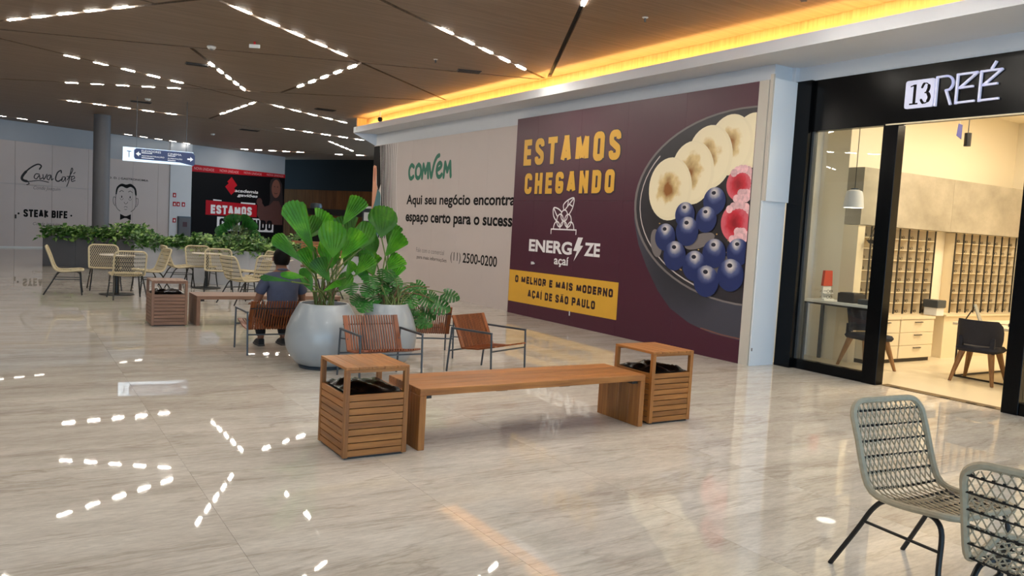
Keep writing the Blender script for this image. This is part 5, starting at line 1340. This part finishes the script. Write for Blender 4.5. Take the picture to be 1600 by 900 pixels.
# bushy fan palm behind the light planter
t = thing('bushy_palm', 'dark bushy fan palm in front of the gym poster', 'plant', (4.78, 20.1, 0), 0)
MB().lathe([(0.14,0),(0.2,0.06),(0.24,0.5),(0.24,0.7),(0.2,0.7),(0.001,0.66)], 0, 0, 20).build('nursery_pot', MATS['column_grey'], t, True)
rs = random.Random(4)
for i in range(60):
    a = rs.uniform(0, 2*pi); e = rs.uniform(0.15, 1.2); r = 0.36*cos(e)*rs.uniform(0.6,1); b_ = (r*cos(a), r*sin(a), 0.85+0.62*sin(e)); 
    tp = (b_[0]+0.22*cos(a)*cos(e), b_[1]+0.22*sin(a)*cos(e), b_[2]+0.22*sin(e)*0.9)
    fan_leaf(b_, tp, 0.13, (0.2*rs.uniform(-1,1), -0.7, 0.7), t, (0,0,0), 0.1, 'monstera_leaf')
    MB().tube([(0,0,0.66),(b_[0]*0.4,b_[1]*0.4,0.9 if b_[2] > 0.95 else 0.78),b_], 0.006, 4).build('stem', MATS['stem'], t)

# ---- things at the back of the hall
t = thing('slatted_booth', 'red-brown slatted wooden booth back beyond the fan palm', 'booth', (5.95, 19.6, 0), radians(-8))
for k in range(7): MB().box(0, 1.25, 0, 0.03, 0.60+0.066*k, 0.655+0.066*k).build('slat', MATS['teak_x'], t)
for x in (0.03, 1.19): MB().box(x-0.03, x+0.03, 0.03, 0.09, 0, 1.06).build('post', MATS['bronze'], t)
MB().box(0, 1.25, 0.05, 0.55, 0.40, 0.45).build('seat', MATS['faded_x'], t)
t = thing('kiosk_counter', 'dark kiosk counter against the timber wall at the back', 'counter', (10.85, 29.95, 0), radians(-64))
MB().box(-2.2, 2.4, 0, 0.6, 0, 1.05).build('counter_body', MATS['dark_void'], t)
MB().box(-2.3, 2.5, -0.05, 0.65, 1.05, 1.10).build('counter_top', MATS['bronze'], t)
MB().box(-2.2, 2.4, 0.1, 0.5, 1.75, 2.0).build('overhead_shelf', MATS['dark_void'], t)
for x in (-2.1, 0, 2.3): MB().box(x-0.03, x+0.03, 0.27, 0.33, 1.10, 1.75).build('shelf_post', MATS['dark_void'], t)
MB().lathe([(0.001,2.0),(0.22,2.0),(0.24,2.1),(0.2,2.2),(0.001,2.22)], -1.5, 0.3, 16).build('lamp_drum', MATS['grey_metal'], t, True)
t = thing('menu_display', 'white framed menu display beside the printed head', 'display', (9.62, 24.3, 0), radians(-20))
MB().box(-0.03, 0.03, -0.03, 0.03, 0, 1.62).build('post', MATS['black_metal'], t)
MB().box(-0.02, 0.42, -0.03, 0.0, 1.58, 2.10).build('frame', MATS['black_metal'], t)
MB().box(0.03, 0.38, -0.035, -0.03, 1.63, 1.90).build('page', MATS['porcelain'], t); MB().box(0.0, 0.40, -0.036, -0.03, 2.02, 2.09).build('header', MATS['porcelain'], t)

# ================================================================== the seated man
def skinned(name, verts, edges, rad, m, parent, root=0, sub=2):
    me = bpy.data.meshes.new(name); me.from_pydata(verts, edges, []); ob = bpy.data.objects.new(name, me); COL.objects.link(ob)
    sk = ob.modifiers.new('skin', 'SKIN'); sk.use_smooth_shade = True
    for i, v in enumerate(me.skin_vertices[0].data):
        r = rad[i]; v.radius = (r, r) if not isinstance(r, tuple) else r; v.use_root = (i == root)
    ss = ob.modifiers.new('sub', 'SUBSURF'); ss.levels = sub; ss.render_levels = sub
    dg = bpy.context.evaluated_depsgraph_get(); ev = ob.evaluated_get(dg); nm = bpy.data.meshes.new_from_object(ev)
    bpy.data.objects.remove(ob); nm.materials.clear()
    return link(name, nm, m, parent, True)
man = thing('person', 'person in a blue-grey polo shirt seated with back to the viewer', 'person', (2.88, 9.86, 0), 0)
V = []; Ed = []; Rr = []
def jn(p, r, par_=None):
    V.append(p); Rr.append(r)
    if par_ is not None: Ed.append((par_, len(V)-1))
    return len(V)-1
pel = jn((0,-0.05,0.40), 0.135); bel = jn((0,-0.07,0.56), 0.135, pel); che = jn((0,-0.06,0.74), 0.15, bel); upc = jn((0,-0.03,0.87), 0.12, che)
nek = jn((0,0.0,0.985), 0.058, upc); jaw = jn((0,0.035,1.05), 0.072, nek); hed = jn((0,0.03,1.13), 0.095, jaw); crn = jn((0,0.02,1.21), 0.07, hed)
for s in (-1, 1):
    sh = jn((s*0.17,-0.03,0.865), 0.075, upc); up = jn((s*0.235,-0.02,0.76), 0.056, sh); el = jn((s*0.275,0.0,0.61), 0.046, up); wr = jn((s*0.265,0.22,0.545), 0.030, el)
    pm = jn((s*0.255,0.29,0.54), (0.036,0.020), wr)
    for k in range(4):
        x = s*0.255+(k-1.5)*0.020; ln = (0.066,0.076,0.072,0.056)[k]
        a_ = jn((x,0.335,0.54), 0.0095, pm); b_ = jn((x,0.335+ln*0.55,0.532), 0.0088, a_); jn((x,0.335+ln*0.8,0.512), 0.008, b_)
    a_ = jn((s*0.215,0.28,0.535), 0.011, pm); jn((s*0.195,0.315,0.528), 0.0095, a_)
    hp = jn((s*0.10,0.02,0.40), 0.10, pel); kn = jn((s*0.14,0.44,0.46), 0.068, hp); cf = jn((s*0.14,0.40,0.28), 0.058, kn); an = jn((s*0.14,0.31,0.10), 0.042, cf); jn((s*0.145,0.40,0.055), 0.035, an)
skinned('body', V, Ed, Rr, MATS['skin'], man, 0)
skinned('polo_shirt', [(0,-0.055,0.42),(0,-0.075,0.56),(0,-0.065,0.74),(0,-0.035,0.875),(0,-0.008,0.955),(-0.18,-0.03,0.865),(-0.25,-0.02,0.745),(-0.27,-0.01,0.68),(0.18,-0.03,0.865),(0.25,-0.02,0.745),(0.27,-0.01,0.68)],
        [(0,1),(1,2),(2,3),(3,4),(3,5),(5,6),(6,7),(3,8),(8,9),(9,10)], [(0.19,0.16),(0.20,0.155),(0.205,0.165),(0.15,0.125),0.068,0.085,0.075,0.072,0.085,0.075,0.072], MATS['shirt'], man, 0)
MB().tube([(0.065*cos(2*pi*i/16), -0.005+0.062*sin(2*pi*i/16), 0.975-0.018*sin(2*pi*i/16)) for i in range(16)], 0.016, 6, closed=True).build('collar', MATS['shirt'], man, True)
skinned('trousers', [(0,-0.05,0.41),(-0.10,0.02,0.405),(-0.14,0.45,0.465),(-0.14,0.40,0.28),(-0.14,0.31,0.11),(0.10,0.02,0.405),(0.14,0.45,0.465),(0.14,0.40,0.28),(0.14,0.31,0.11)],
        [(0,1),(1,2),(2,3),(3,4),(0,5),(5,6),(6,7),(7,8)], [(0.165,0.13),0.115,0.082,0.074,0.062,0.115,0.082,0.074,0.062], MATS['trousers'], man, 0)
hs = []; hf = []; n = 20; lv = 9
for j in range(lv+1):
    for i in range(n):
        a = 2*pi*i/n; ph = pi*0.5-(pi*(0.5+(0.22 if sin(a) < 0.25 else -0.12)))*j/lv
        hs.append((0.102*cos(a)*cos(ph), 0.02+0.118*sin(a)*cos(ph), 1.128+0.128*sin(ph)))
for j in range(lv):
    for i in range(n): hf.append((j*n+i, j*n+(i+1) % n, (j+1)*n+(i+1) % n, (j+1)*n+i))
MB().add(hs, hf).build('hair', MATS['hair'], man, True)
for s in (-1, 1):
    MB().lathe([(0.001,-0.028),(0.012,-0.022),(0.016,0),(0.012,0.026),(0.001,0.032)], s*0.098, 0.035, 10).add([], []).build('ear', MATS['skin'], man, True, loc=(0,0,1.115))
    MB().lathe([(0.001,-0.010),(0.009,-0.006),(0.011,0),(0.009,0.006),(0.001,0.010)], s*0.032, 0.118, 10).build('eye', MATS['print_white'], man, True, loc=(0,0,1.125))
    sh_ = MB()
    sh_.add([(s*0.145+x*0.045, 0.26+y, z) for (x, y, z) in ((-0.8,0,0.02),(0.8,0,0.02),(1.0,0.13,0.02),(0.9,0.24,0.02),(0,0.28,0.02),(-0.9,0.24,0.02),(-1.0,0.13,0.02),(-0.75,0.01,0.09),(0.75,0.01,0.09),(0.8,0.12,0.085),(0.7,0.22,0.05),(0,0.26,0.045),(-0.7,0.22,0.05),(-0.8,0.12,0.085))],
            [(0,1,8,7),(1,2,9,8),(2,3,10,9),(3,4,11,10),(4,5,12,11),(5,6,13,12),(6,0,7,13),(7,8,9,10,11,12,13)])
    o = sh_.build('shoe', MATS['shoe'], man, True)
    MB().add([(s*0.145+x*0.05, 0.255+y, z) for z in (0.0, 0.022) for (x, y) in ((-0.8,0),(0.8,0),(1.0,0.13),(0.9,0.25),(0,0.295),(-0.9,0.25),(-1.0,0.13))], [(6,5,4,3,2,1,0),(7,8,9,10,11,12,13)]+[(i,(i+1) % 7,(i+1) % 7+7,i+7) for i in range(7)]).build('sole', MATS['shoe_sole'], o)
MB().tube([(0,0.115,1.13),(0,0.142,1.095),(0,0.125,1.085)], [0.008,0.014,0.009], 8).build('nose', MATS['skin'], man, True)
MB().tube([(-0.025,0.112,1.062),(0,0.118,1.060),(0.025,0.112,1.062)], 0.006, 6).build('mouth', mat('lips', (120, 66, 58), 0.5), man, True)
